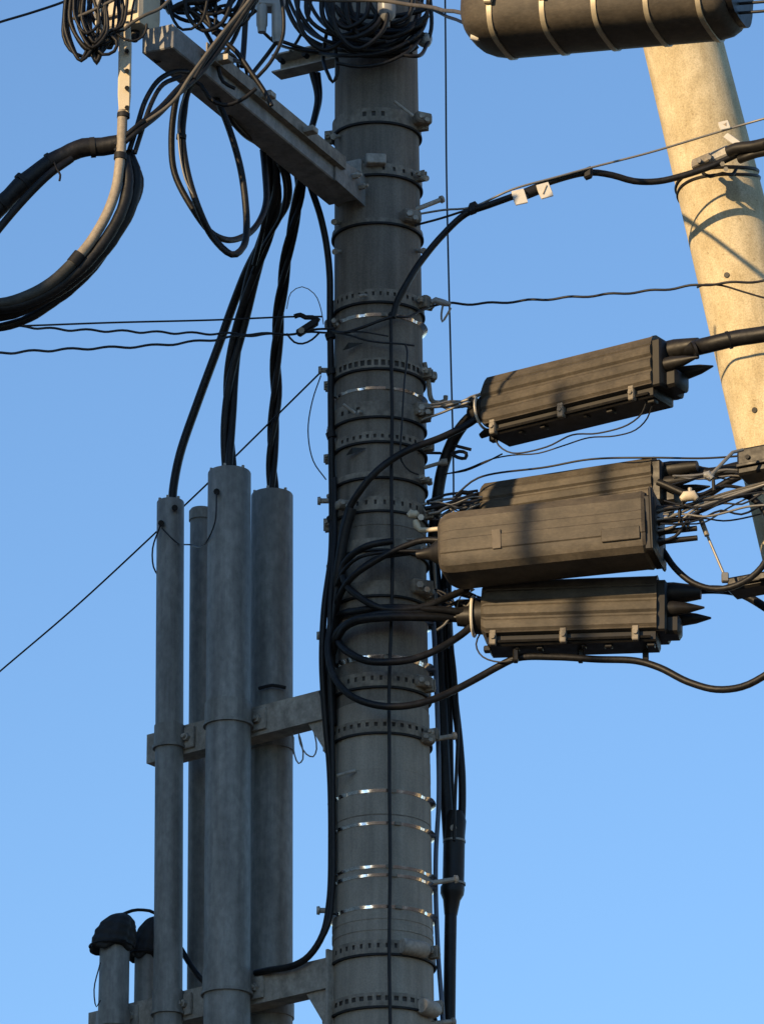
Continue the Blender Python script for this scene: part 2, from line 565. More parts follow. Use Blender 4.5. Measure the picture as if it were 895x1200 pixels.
# wrap-sheet seams: sheets wound round the pole, proud of it
for (pa, pb, mt, th) in ((822, 955, 'sheet', .0016), (956.5, 1300, 'sheet', .0008), (1071, 1078, 'sheet', .0026), (1083, 1091, 'sheet', .003), (600, 615, 'pole', .002), (880, 902, 'sheet', .0022)):
    za, zb = zof(pb), zof(pa)
    m = MB(); ring(m, (za + zb) / 2, zb - za, th, 0.0, n=96); m.build('wrap_sheet', M[mt], pole, 30)

# round keeper tabs on the two lowest bands
for (px, py, w) in ((482, 1111, 34), (497, 1177, 28)):
    z = zof(py)
    ang = math.degrees(math.asin((px - 448) / 60.5))
    tg, nrm, u = frame_at(ang)
    c = onpole(ang, z, 0.016)
    m = MB(); m.tube([c - tg * w / 2 / PX, c - tg * (w / 2 - 3) / PX, c + tg * (w / 2 - 3) / PX, c + tg * w / 2 / PX], [0.024, 0.028, 0.028, 0.024], 16)
    m.build('band_roller', M['steel'], pole)

# step bolts
def step_bolt(a, b, w=0.009):
    a, b = V(a), V(b)
    d = norm(b - a)
    m = MB()
    m.tube([a, b - d * 0.012, b - d * 0.010, b], [w, w, w * 1.65, w * 1.5], 10)
    return m.build('step_bolt', M['steel'], pole)
for (px, py, s) in ((373, 434, -1), (372, 587, -1), (371, 745, -1), (371, 1067, -1)):
    z = P(px, py, 0)[2]
    e = P(px, py, 0.0)
    step_bolt((axis(z)[0] - rad(z) * 0.96, 0.0, z), e)
for (px, py, qx, qy) in ((534, 862, 498, 868), (536, 1030, 498, 1036), (519, 233, 486, 246), (533, 1197, 500, 1200), (391, 260, 400, 262), (390, 160, 400, 160), (392, 295, 402, 295), (497, 294, 488, 294), (500, 209, 486, 209), (370, 1213, 400, 1213)):
    step_bolt(P(qx, qy, -0.06), P(px, py, -0.03) if px > 500 else P(px, py, -0.12), 0.0085 if abs(px - qx) > 15 else 0.007)

# bolted clamps (wire dead-end brackets) on the pole's sides
def clamp(px, py, y, s=1.0, nm='wire_clamp'):
    c = P(px, py, y)
    m = MB()
    m.box(c, (norm((1, 0.5, 0)), norm((-0.5, 1, 0)), UP), (0.035 * s, 0.028 * s, 0.022 * s), 0.006)
    o = m.build(nm, M['band'], pole)
    m = MB()
    m.cyl(c + V((0.0, -0.04, 0.0)) * s, c + V((0.0, 0.035, 0)) * s, 0.011 * s, n=6)
    m.cyl(c + V((0.02, -0.035, -0.014)) * s, c + V((0.02, 0.03, -0.014)) * s, 0.009 * s, n=6)
    m.build('bolt', M['steel'], o)
    return o
clamp(480, 255, -0.12)
clamp(494, 482, -0.08, 1.05)
clamp(494, 140, -0.08, 0.9)
clamp(500, 357, -0.04, 0.7)
clamp(391, 380, -0.04, 0.8)
clamp(503, 441, -0.02, 0.7)
clamp(492, 690, -0.10, 1.15)
clamp(494, 800, -0.10, 0.9)
clamp(499, 866, -0.08, 0.8)
clamp(402, 592, -0.14, 0.7)
# bolts lying against the pole, and the arrow-shaped tongues of strap ends
for (px, py, qx, qy, y) in ((402, 474, 416, 484, -0.165), (420, 482, 423, 483, -0.16), (395, 909, 416, 903, -0.15), (462, 119, 484, 136, -0.155), (420, 347, 429, 346, -0.17)):
    m = MB(); m.cyl(P(px, py, y - 0.012), P(qx, qy, y + 0.002), 0.006, n=8); m.build('bolt', M['steel'], pole)
for (px, py) in ((404, 407), (408, 530)):
    a, b = P(px, py, -0.145), P(px + 22, py - 5, -0.155)
    m = MB(); m.add([a + V((-.008, 0, -.012)), a + V((.015, -.012, -.010)), b, a + V((.012, -.014, .012)), a + V((.004, .01, 0))], [(0, 1, 3), (1, 2, 3), (0, 3, 4), (0, 4, 1), (1, 4, 2), (2, 4, 3)])
    m.build('strap_tongue', M['black'], pole, 0)
# hook on the right side and a small bracket
m = MB(); m.tube(spline(pix([(497, 425, -0.05), (502, 448, -0.04), (505, 468, -0.04), (510, 472, -0.04), (521, 470, -0.04), (522, 464, -0.04)])), 0.0085, 8); m.build('hook', M['band'], pole)
m = MB(); m.tube(spline(pix([(502, 356, -0.05), (498, 352, -0.06), (497, 347, -0.06), (503, 349, -0.05), (505, 356, -0.05)])), 0.005, 8); m.build('eye_hook', M['band'], pole)

# ------------------------------------------------------------------ leaning concrete brace pole
B0, B1 = P(801.5, 58, 0.14), P(938, 610, 0.24)
BD = (B1 - B0) / (B1[2] - B0[2])
def baxis(z): return B0 + BD * (z - B0[2])
lean = math.cos(math.atan2(abs(BD[0]), 1.0))
BR0, BR1 = 46.5 / PX * lean * 1.06, 56.5 / PX * lean
def brad(z): return BR0 + (BR1 - BR0) * (z - B0[2]) / (B1[2] - B0[2])
gb = baxis(0)
brace = empty('brace_pole', (gb[0], gb[1], 0), 'pale sunlit concrete brace pole leaning towards the dark pole', 'utility pole')
zs = np.linspace(-0.4, 14.6, 50)
m = MB(); m.tube([baxis(z) for z in zs], [brad(z) for z in zs], 64); m.build('shaft', M['strut'], brace)
bt = norm(BD)
bu = norm(np.cross(bt, (0, 1, 0)))
bw = np.cross(bu, bt)
def bpt(ang, z, off=0.0):
    a = math.radians(ang)
    s = 1 if bu[0] > 0 else -1
    f = bw if bw[1] < 0 else -bw
    return baxis(z) + (brad(z) + off) * (math.sin(a) * bu * s + math.cos(a) * f)
def zpole(py): return P(820, py, 0.05)[2]
for py, t in ((196, 0.007), (204, 0.006)):
    z = zpole(py)
    m = MB(); m.tube([bpt(a, z + 0.012 * math.sin(math.radians(a * 2 + py))) for a in np.linspace(0, 354, 60)], t, 8, closed=True)
    m.build('tie_band', M['black'], brace)
for (px, py) in ((849, 315), (882, 468)):
    z = zpole(py)
    c = baxis(z)
    ang = math.degrees(math.asin(max(-1, min(1, (P(px, py, 0.1)[0] - c[0]) / brad(z)))))
    a = bpt(ang, z, -0.01); b = bpt(ang, z, 0.004)
    m = MB(); m.tube([a, b], [0.011, 0.010], 10); m.build('plug', M['black'], brace)  # black disc standing in for the shade inside an open bolt hole

# cable fixing on the brace pole: bracket, clamp, bolts
fx = empty('cable_clamp', P(838, 190, -0.12).tolist(), 'grey and black cable fixing strapped to the pale brace pole', 'clamp')
ax3 = (norm((1, -0.35, 0.32)), norm((0.35, 1, 0)), UP)
m = MB(); m.box(P(838, 186, -0.10), ax3, (0.055, 0.03, 0.020), 0.006); m.build('bracket', M['steel'], fx)
m = MB(); m.box(P(822, 190, -0.12), ax3, (0.035, 0.02, 0.016), 0.004); m.build('clamp_plate', M['band'], fx)
for (px, py) in ((818, 188), (830, 184), (846, 192), (850, 198)):
    m = MB(); m.cyl(P(px, py, -0.17), P(px, py, -0.06), 0.009, n=6); m.build('bolt', M['steel'], fx)
m = MB(); m.tube(spline(pix([(823, 203, -0.10), (832, 207, -0.12), (846, 203, -0.13), (857, 205, -0.11), (862, 198, -0.10)])), 0.006, 8); m.build('tie', M['black'], fx)
m = MB(); m.tube(spline(pix([(853, 178, -0.2), (862, 174, -0.22), (880, 172, -0.25), (905, 166, -0.3), (960, 150, -0.4)])), [0.016] * 0 or 0.021, 10); m.build('sleeve', M['black'], fx)
m = MB(); m.tube(spline(pix([(866, 187, -0.2), (874, 184, -0.22), (886, 180, -0.24), (896, 178, -0.26), (960, 162, -0.36)])), 0.015, 10); m.build('sleeve', M['black'], fx)

# ------------------------------------------------------------------ cables: one object for each
def cable(pts, w, label, name='cable', mt='cable', cat='cable', group=None, kink=0.0015, n=8, wave=None, step=0.02, lumpy=0.0):
    path = spline(pix(pts), step)
    if wave:
        path = helix(path, wave[0], wave[1])
    elif kink and len(path) > 6:
        path = jitter(path, kink)
    rr = w / 2 / PX
    if lumpy:
        rr = [rr * (1 + lumpy * (0.6 * math.sin(i * 1.3) + random.uniform(-1, 1))) for i in range(len(path))]
    m = MB(); m.tube(path, rr, n)
    return tag(m.build(name, M[mt], None, 60), label, cat, group)

def bundle(pts, w, k, turn, label, name='twisted_cable', amp=None, group=None, mt='cable'):
    path = spline(pix(pts), 0.02)
    amp = amp or w / 2 / PX * 1.05
    root = empty(name, path[-1].tolist(), label, 'cable', group)
    for i in range(k):
        m = MB(); m.tube(helix(path, amp, turn, 2 * math.pi * i / k), w / 2 / PX, 8)
        m.build('conductor', M[mt], root, 60)
    return root

def loop(px, py, y, rx, ry, w, label, rot=0.0, dy=0.0, a0=0, a1=360, name='cable_loop', group=None, mt='cable'):
    pts = []
    for a in np.linspace(a0, a1, 26):
        t = math.radians(a)
        u, v = rx * math.cos(t), ry * math.sin(t)
        pts.append((px + u * math.cos(rot) - v * math.sin(rot), py + u * math.sin(rot) + v * math.cos(rot), y + dy * math.cos(t)))
    return cable(pts, w, label, name, mt, 'cable', group, 0.002)

# --- conduits on the left
def conduit(name, label, px0, px1, ytop, ybot, wtop, wbot, y, rim=True):
    a = P(px0, ytop, y); bz = P(px1, ybot, y)
    d = (bz - a) / (bz[2] - a[2])
    r0 = wtop / 2 / PX * (20 + y) / 20; r1 = wbot / 2 / PX * (20 + y) / 20 * 0.975
    low = a + d * (-a[2])
    root = empty(name, (low[0], low[1], 0), label, 'conduit')
    m = MB()
    wall = 0.006
    zlist = [a[2], a[2] - 0.004, bz[2], 0.0]
    rl = [r1 * 0 + r0 - 0.002, r0, r1, r1]
    prof = [(a[2] - 0.05, r0 - wall), (a[2], r0 - wall)] + list(zip(zlist, rl))
    n = 40
    vs, fs = [], []
    for (z, r) in prof:
        c = a + d * (z - a[2])
        for k in range(n):
            t = 2 * math.pi * k / n
            vs.append((c[0] + r * math.cos(t), c[1] + r * math.sin(t), z))
    for i in range(len(prof) - 1):
        for k in range(n):
            k2 = (k + 1) % n
            fs.append((i * n + k, (i + 1) * n + k, (i + 1) * n + k2, i * n + k2))
    fs.append(tuple(range(n)))
    m.add(vs, fs)
    m.build('pipe', M['pipe'], root)
    def at(z): return a + d * (z - a[2]), r0 + (r1 - r0) * (z - a[2]) / (bz[2] - a[2])
    return root, at

YA, YB, YC, YD = 0.33, 0.10, 0.56, 0.30
pA, atA = conduit('conduit_pipe', 'slim grey conduit pipe in front of the brackets, single cable entering its top', 200, 197, 588, 1190, 32, 34, YA)
pB, atB = conduit('conduit_pipe', 'thick grey conduit pipe standing tallest of the pipes', 269, 266, 554, 1190, 50.5, 55, YB)
pC, atC = conduit('conduit_pipe', 'thin dark grey conduit pipe with a collared top behind the thick pipe', 236, 232, 597, 1190, 26, 26, YC)
pD, atD = conduit('conduit_pipe', 'thick grey conduit pipe between the tallest pipe and the pole, behind the brackets', 319, 317, 580, 1190, 49, 52, YD)
pE, atE = conduit('capped_pipe', 'short grey pipe with the large black wrapped top', 135, 133, 1100, 1190, 34, 36, 0.42)
pF, atF = conduit('capped_pipe', 'short grey pipe with a black wrapped top right beside the slim conduit', 171, 170, 1115, 1190, 25, 26, 0.52)

def pipe_ring(root, at, z, h, th, nm, mt='pipe', a0=0, a1=360):
    c, r = at(z)
    m = MB()
    n = 40
    vs, fs = [], []
    for (zz, rr) in ((z - h / 2, r + 0.0005), (z - h / 2, r + th), (z + h / 2, r + th), (z + h / 2, r + 0.0005)):
        for k in range(n):
            t = 2 * math.pi * k / n
            vs.append((c[0] + rr * math.cos(t), c[1] + rr * math.sin(t), zz))
    for i in range(4):
        for k in range(n):
            k2, j = (k + 1) % n, (i + 1) % 4
            fs.append((i * n + k, i * n + k2, j * n + k2, j * n + k))
    m.add(vs, fs)
    return m.build(nm, M[mt], root, 30)

pipe_ring(pC, atC, P(236, 605, YC)[2], 0.035, 0.004, 'collar')
# seals and small bolts at the tops
for root, at, yy, px, py in ((pB, atB, YB, 269, 554), (pD, atD, YD, 319, 580), (pA, atA, YA, 200, 588)):
    z = P(px, py, yy)[2]
    c, r = at(z)
    m = MB(); m.tube([(c[0], c[1], z - 0.04), (c[0], c[1], z + 0.008)], [r - 0.007, r - 0.02], 24); m.build('seal', M['tape'], root)
    for k in range(6):
        t = k * math.pi / 3 + 0.3
        m = MB(); m.cyl((c[0] + (r - 0.009) * math.cos(t), c[1] + (r - 0.009) * math.sin(t), z - 0.012), (c[0] + (r - 0.009) * math.cos(t), c[1] + (r - 0.009) * math.sin(t), z + 0.010), 0.005, n=6); m.build('bolt', M['steel'], root)
for (root, px, py, yy) in ((pA, 205, 595, YA - 0.05), (pA, 189, 613, YA - 0.045), (pB, 254, 576, YB - 0.075)):
    m = MB(); m.cyl(P(px, py, yy + 0.02), P(px, py, yy - 0.015), 0.011, n=8); m.build('eye_bolt', M['tape'], root)
m = MB(); m.tube(spline(pix([(303, 807, YD - 0.085), (319, 803, YD - 0.092), (335, 806, YD - 0.085)])), 0.006, 6); m.build('tie', M['tape'], pD)

# --- horizontal brackets carrying the pipes
def bracket(label, rx, ry, lx, ly, yl, clamps):
    a, b = P(rx, ry, -0.02), P(lx, ly, yl)
    z = (a[2] + b[2]) / 2
    a[2] = b[2] = z
    t = norm(b - a); nrm = norm(np.cross(UP, t))
    if nrm[1] > 0: nrm = -nrm
    root = empty('pipe_bracket', a.tolist(), label, 'bracket')
    # channel section, open at the bottom back
    h, d, th = 0.052, 0.036, 0.006
    prof = [(-d, -h), (d, -h), (d, h), (-d, h), (-d, h - th), (d - th, h - th), (d - th, -h + th), (-d, -h + th)]
    m = MB()
    uu = norm(np.cross(t, UP))
    sgn = 1 if np.dot(uu, nrm) > 0 else -1
    pr = [(p * sgn, q) for p, q in prof]
    if sgn < 0: pr = pr[::-1]
    m.prism(a, b, pr)
    m.build('beam', M['steel'], root, 20)
    # end plate and triangular gusset at the pole
    zt = z
    m = MB()
    g0 = a + t * 0.01
    gp = [g0 - UP * (h - 0.002), g0 + t * 0.085 - UP * (h - 0.002), g0 - UP * (h + 0.13), g0 - t * 0.03 - UP * (h + 0.13), g0 - t * 0.03 - UP * (h - 0.002)]
    th2 = nrm * 0.005
    off = nrm * (d * 0.5)
    m.add([p + th2 + off for p in gp] + [p - th2 + off for p in gp], [(0, 1, 2, 3, 4), (9, 8, 7, 6, 5)] + [(i, i + 5, (i + 1) % 5 + 5, (i + 1) % 5) for i in range(5)])
    m.build('gusset', M['steel'], root, 0)
    m = MB(); m.box(a - t * 0.012 - UP * 0.06, (t, nrm, UP), (0.006, d + 0.012, h + 0.085), 0.002); m.build('end_plate', M['steel'], root)
    # flats with bolts between the clamps
    for (px, py, wpx) in clamps:
        s = (P(px, py, 0)[0] - a[0]) / (b[0] - a[0])
        for _ in range(3):
            yy = a[1] + (b[1] - a[1]) * s
            s = (P(px, py, yy)[0] - a[0]) / (b[0] - a[0])
        c = a + (b - a) * s + nrm * (d + 0.006)
        m = MB(); m.box(c, (t, nrm, UP), (wpx / 2 / PX, 0.005, h * 0.72), 0.002); fl = m.build('clamp_flat', M['steel'], root)
        m = MB(); m.cyl(c, c + nrm * 0.020, 0.014, n=6); m.cyl(c, c + nrm * 0.032, 0.007, n=8); m.build('bolt', M['steel'], fl)
    return root, a, b, t, nrm, z
BR = []
BR.append(bracket('upper steel bracket holding the conduit pipes to the pole, loose wire hanging below', 392, 832, 180, 876, 0.46, ((313, 842, 22), (230, 861, 20))))
BR.append(bracket('lower steel bracket holding the conduit pipes and capped pipes to the pole', 390, 1150, 112, 1200, 0.62, ((310, 1156, 22), (227, 1172, 20), (165, 1187, 18))))
for (root, a, b, t, nrm, z) in BR:
    for (pr, at, nm) in ((pA, atA, 'pipe_clamp'), (pB, atB, 'pipe_clamp')):
        pipe_ring(pr, at, z + 0.01, 0.075, 0.004, nm, 'pipe')
        pipe_ring(pr, at, z - 0.030, 0.010, 0.009, 'clamp_lip', 'pipe')
    pipe_ring(pD, atD, z - 0.03, 0.05, 0.005, 'pipe_clamp', 'pipe')
pipe_ring(pE, atE, P(135, 1196, 0.42)[2], 0.05, 0.006, 'pipe_clamp', 'pipe')

# black plastic wraps tied over the two short pipes
def wrap(root, cpx, cpy, y, w, h, topdx):
    m = MB()
    n, k = 48, 24
    vs, fs = [], []
    pts = ((0, .97), (.05, 1.14), (.15, 1.18), (.3, 1.15), (.5, 1.10), (.65, 1.0), (.8, .80), (.9, .56), (.97, .30), (1.0, .08))
    for i in range(k):
        t = i / (k - 1)
        cz = P(cpx + topdx * t ** 1.5, cpy - h * t, y)
        prof = float(np.interp(t, [p[0] for p in pts], [p[1] for p in pts]))
        for j in range(n):
            a = 2 * math.pi * j / n
            fold = 0.035 * math.sin(5 * a + 2.0 * t + 0.7 * math.sin(6 * t)) + 0.022 * math.sin(11 * a - 3.5 * t) + 0.018 * math.sin(9 * t * 3.1 + 2 * a)
            rr = w / 2 / PX * prof * (1 + 1.7 * fold)
            vs.append((cz[0] + rr * math.cos(a), cz[1] + rr * math.sin(a), cz[2] + (0.010 * math.sin(4 * a) * (1 - t) if i < 3 else 0)))
    for i in range(k - 1):
        for j in range(n):
            j2 = (j + 1) % n
            fs.append((i * n + j, i * n + j2, (i + 1) * n + j2, (i + 1) * n + j))
    fs.append(tuple(reversed(range(n))))
    fs.append(tuple((k - 1) * n + j for j in range(n)))
    m.add(vs, fs)
    wr = m.build('wrap', M['bag'], root, 80)
    c = P(cpx, cpy - h * .10, y)
    m = MB(); m.tube([(c[0] + w / 2 / PX * 1.19 * math.cos(q), c[1] + w / 2 / PX * 1.19 * math.sin(q), c[2]) for q in np.linspace(0, 6.1, 32)], 0.004, 6, closed=True); m.build('tie', M['tape'], wr)
wrap(pE, 131, 1114, 0.42, 43, 44, 12)
wrap(pF, 169, 1124, 0.52, 30, 50, 12)
cable([(143, 1072, .42), (155, 1067, .43), (168, 1066, .46), (182, 1070, .5), (186, 1080, .52)], 4, 'thin black cable bridging the two black wrapped pipe tops')
cable([(212, 1112, .5), (222, 1128, .46), (234, 1145, .44), (245, 1155, .44)], 7, 'short black cable sloping between the slim and thick conduits, above the lower bracket')
cable([(118, 1128, .36), (110, 1160, .36), (113, 1180, .36), (118, 1172, .36)], 1.6, 'thin wire loop hanging beside the large black wrapped pipe', 'wire', 'wire', 'wire')
cable([(344, 846, .10), (343, 866, .08), (345, 884, .07), (350, 895, .06), (355, 890, .06), (354, 874, .055), (350, 860, .05), (352, 872, .045), (359, 884, .04), (367, 887, .035), (371, 878, .03), (369, 862, .025), (365, 846, .02)], 1.8, 'thin coiled wire dangling below the upper pipe bracket', 'wire', 'grey_wire', 'wire')
cable([(188, 616, YA - .06), (179, 642, YA - .03), (180, 664, YA), (185, 674, YA + .03)], 2.0, 'thin wire loop hanging off the top of the slim conduit', 'wire', 'wire', 'wire')
cable([(190, 619, YA - .06), (205, 634, YA - .07), (222, 638, YA + .1), (242, 635, YB - .02), (252, 612, YB - .09), (254, 578, YB - .09)], 1.8, 'thin wire strung from the slim conduit to the thick conduit', 'wire', 'wire', 'wire')

# --- the guy wire running down past the conduits
tag(cable([(380, 432, 0.02), (300, 511, 0.32), (244, 566, 0.55), (186, 621, 0.80), (90, 710, 1.15), (0, 787, 1.5), (-120, 890, 2.0), (-300, 1040, 2.7)], 2.2, 'taut dark guy wire slanting from the pole behind the conduit pipes', 'guy_wire', 'wire', 'wire', kink=0), None)

# ------------------------------------------------------------------ bracket arm reaching out towards the street
arm_a, arm_b = P(407, 228, -0.12), P(180, 10, -1.40)
arm_b[2] = arm_a[2]
at_ = norm(arm_b - arm_a); an = norm(np.cross(at_, UP))
if an[0] < 0: an = -an
arm = empty('support_arm', arm_a.tolist(), 'square grey steel arm bolted to the pole, hung with cable coils', 'bracket arm')
m = MB(); m.box((arm_a + arm_b) / 2, (at_, an, UP), (np.linalg.norm(arm_b - arm_a) / 2 - 0.03, 0.057, 0.043), 0.004); m.build('beam', M['arm_steel'], arm, 20)
m = MB()
e = arm_a - at_ * 0.02
pl = [e - at_ * 0.06 - UP * 0.056, e - at_ * 0.06 + UP * 0.075, e + at_ * 0.16 + UP * 0.05, e + at_ * 0.24 + UP * 0.050, e + at_ * 0.24 - UP * 0.045]
m.add([p + an * 0.058 for p in pl] + [p + an * 0.065 for p in pl], [(4, 3, 2, 1, 0), (5, 6, 7, 8, 9)] + [(i, (i + 1) % 5, (i + 1) % 5 + 5, i + 5) for i in range(5)])
m.build('side_plate', M['arm_steel'], arm, 0)
for (dx, dz) in ((0.06, 0.0), (-0.02, 0.01), (-0.035, -0.03), (0.11, 0.02)):
    c = e + at_ * dx + UP * dz + an * 0.065
    m = MB(); m.cyl(c, c + an * 0.022, 0.011, n=6); m.cyl(c, c + an * 0.034, 0.006, n=8); m.build('bolt', M['steel'], arm)
m = MB(); m.box(P(440, 188, -0.165), (norm((1, .1, 0)), norm((-.1, 1, 0)), UP), (0.035, 0.022, 0.018), 0.003); m.build('saddle', M['steel'], arm)
m = MB(); m.box(P(410, 215, -0.10), (at_, an, UP), (0.035, 0.06, 0.07), 0.004); m.build('seat_plate', M['steel'], arm)
# thinner angle iron running beside the arm
off = V((0.13, 0.13, 0.03))
m = MB()
pr = [(-.022, -.022), (.022, -.022), (.022, -.017), (-.017, -.017), (-.017, .022), (-.022, .022)]
m.prism(arm_a + off + at_ * 0.35, arm_b + off - at_ * 0.05, pr)
bri = m.build('angle_iron', M['band'], arm, 0)
for q in (0.40, 0.62, 0.84):
    c = arm_a + (arm_b - arm_a) * q
    m = MB(); m.box(c + off * 0.5 + UP * 0.01, (at_, an, UP), (0.02, 0.09, 0.010), 0.002); m.build('spacer', M['steel'], arm)

# short stub arm behind
st = empty('stub_arm', P(400, 68, 0.02).tolist(), 'short grey channel arm sticking out behind the pole top', 'bracket arm')
sa, sb = P(405, 62, 0.0), P(324, 77, 0.13)
sa[2] = sb[2] = (sa[2] + sb[2]) / 2
m = MB(); m.prism(sa, sb, [(-.035, -.035), (.035, -.035), (.035, .035), (-.035, .035), (-.035, .029), (.029, .029), (.029, -.029), (-.035, -.029)]); m.build('beam', M['steel'], st, 0)
stt = norm(sb - sa); sn = norm(np.cross(stt, UP)); sn = sn if sn[1] < 0 else -sn
for q in (0.22, 0.5, 0.85):
    c = sa + (sb - sa) * q + sn * 0.035
    m = MB(); m.cyl(c - sn * 0.01, c + sn * 0.018, 0.010, n=6); m.build('bolt', M['tape'], st)

# ------------------------------------------------------------------ upper left: box, rod, thick loop
YL = -1.45
jb = empty('junction_box', P(150, 45, -1.32).tolist(), 'cream sunlit terminal box at the end of the steel arm', 'box')
rz = math.radians(-32)
jx, jy = V((math.cos(rz), math.sin(rz), 0)), V((-math.sin(rz), math.cos(rz), 0))
jc = P(150, -14, -1.30)
m = MB(); m.box(jc, (jx, jy, UP), (0.095, 0.06, 0.165), 0.010); m.build('body', M['cream'], jb)
m = MB(); m.box(jc - jy * 0.074 + UP * 0.01, (jx, jy, UP), (0.082, 0.006, 0.14), 0.004); m.build('lid', M['cream'], jb)
m = MB(); m.box(jc + jx * 0.16 + UP * 0.10, (jx, jy, UP), (0.06, 0.05, 0.05), 0.006); m.build('side_box', M['cream'], jb)
for q in (-0.07, -0.02, 0.03):
    m = MB(); m.tube([jc + jx * q - UP * 0.16, jc + jx * q - UP * 0.185, jc + jx * q - UP * 0.20], [0.017, 0.017, 0.011], 10); m.build('gland', M['black'], jb)

rod = empty('hanger_rod', P(143, 186, YL).tolist(), 'pale flat bar and rod hanging under the cream box, curving along the thick cable loop', 'rod')
m = MB(); m.box(P(146.5, 82, YL), (V((1, 0, 0)), V((0, 1, 0)), UP), (0.021, 0.012, 0.162), 0.005); m.build('flat_bar', M['cream'], rod)
for py in (60, 83, 103, 126):
    m = MB(); m.cyl(P(149, py, YL - 0.002), P(149, py, YL - 0.03), 0.008, n=6); m.build('bolt', M['tape'], rod)
m = MB(); m.tube(spline(pix([(144, 130, YL), (143, 160, YL), (141, 188, YL), (136, 222, YL), (124, 254, YL), (106, 284, YL), (86, 308, YL)])), 0.0165, 14); m.build('rod', M['rod'], rod)
m = MB(); m.tube(spline(pix([(88, 306, YL), (62, 330, YL), (34, 346, YL), (0, 356, YL), (-50, 352, YL), (-110, 320, YL)])), 0.0185, 14); m.build('rod_end', M['rod_end'], rod)  # far length of the rod, darker grey than the upper length
for pts in ([(94, 298, YL), (85, 309, YL)], [(141.6, 180, YL), (141, 187, YL)], [(145, 133, YL), (144.8, 138, YL)]):
    m = MB(); m.tube(pix(pts), 0.021, 14); m.build('tape', M['tape'], rod)

# thick wrapped loop
cable([(140, 168, YL + .02), (120, 172, YL + .03), (98, 173, YL + .03), (68, 186, YL + .03), (35, 208, YL + .03), (5, 236, YL + .03), (-30, 272, YL + .03), (-52, 310, YL + .03), (-50, 345, YL + .03)], 21, 'thick taped black cable arching up to the pale hanger rod', 'thick_cable', 'cable', n=14, kink=.004, lumpy=.05)
cable([(84, 186, YL + .02), (60, 203, YL), (40, 222, YL), (18, 246, YL), (-10, 280, YL), (-40, 320, YL)], 9, 'thinner black cable running under the thick taped cable', n=10)
cable([(150, 178, YL + .06), (160, 206, YL + .06), (154, 244, YL + .06), (132, 284, YL + .06), (98, 322, YL + .06), (56, 352, YL + .06), (12, 370, YL + .06), (-40, 368, YL + .06), (-90, 340, YL + .06)], 13, 'outermost black cable of the large loop below the hanger rod', n=10, kink=.005, lumpy=.05)
cable([(146, 184, YL + .02), (150, 212, YL + .02), (143, 246, YL + .02), (121, 284, YL + .02), (90, 318, YL + .02), (50, 346, YL + .02), (8, 361, YL + .02), (-40, 358, YL + .02), (-90, 330, YL + .02)], 13, 'black cable in the large loop lying along the pale hanger rod', n=10, kink=.005, lumpy=.05)
cable([(150, 182, YL + .1), (164, 210, YL + .1), (158, 238, YL + .1), (140, 270, YL + .1), (106, 316, YL + .1), (62, 352, YL + .1), (20, 375, YL + .1), (-30, 380, YL + .1), (-90, 350, YL + .1)], 10, 'black cable behind the others at the bottom of the large loop', n=10, kink=.005, lumpy=.05)
cable([(64, 190, YL), (67, 198, YL - .01), (71, 205, YL - .02), (70, 212, YL - .02)], 2.5, 'small curled tie end under the thick taped cable', 'tie', 'tape', 'tie')
# cables from the loop up to the arm
for i, (dx, dy, w, mt, lab) in enumerate(((0, 0, 6, 'cable', 'black cable climbing from the thick loop to the arm, upper of the group'), (4, 7, 6, 'cable', 'black cable climbing from the thick loop to the arm, lower of the group'))):
    cable([(135, 170 + dy, YL), (160, 148 + dy, YL), (185, 128 + dy, YL + .05), (208, 104 + dy, YL + .1), (232, 82 + dy, YL + .15), (262, 44 + dy, YL + .2), (296, -6 + dy, YL + .2), (330, -50 + dy, YL + .2)], w, lab, mt=mt)
cable([(152, 176, YL + .03), (160, 150, YL + .03), (170, 118, YL + .05), (186, 94, YL + .1), (205, 84, YL + .15), (220, 84, YL + .2)], 6, 'black cable bowing out from the hanger rod to the underside of the arm')
cable([(158, 180, YL + .03), (165, 158, YL + .03), (178, 120, YL + .05), (192, 98, YL + .1), (212, 90, YL + .15)], 5.5, 'second black cable bowing out from the hanger rod to the arm')
cable([(172, 142, YL - .03), (190, 130, YL - .03), (206, 116, YL - .03), (222, 92, YL - .03), (238, 70, YL - .03), (262, 38, YL - .03), (290, 4, YL - .03), (318, -40, YL - .03)], 4.5, 'pale beige cable running diagonally across the steel arm', mt='pale_cable')
cable([(228, 92, YL + .05), (246, 62, YL + .05), (268, 32, YL + .05), (284, 8, YL + .05), (300, -30, YL + .05)], 5, 'dark cable next to the pale beige diagonal cable')
cable([(-60, 46, -1.6), (0, 26, -1.5), (40, 14, -1.45), (80, 0, -1.42), (110, -16, -1.4)], 3, 'thin dark wire entering the cable tangle round the cream box', 'wire', 'wire', 'wire', kink=0)

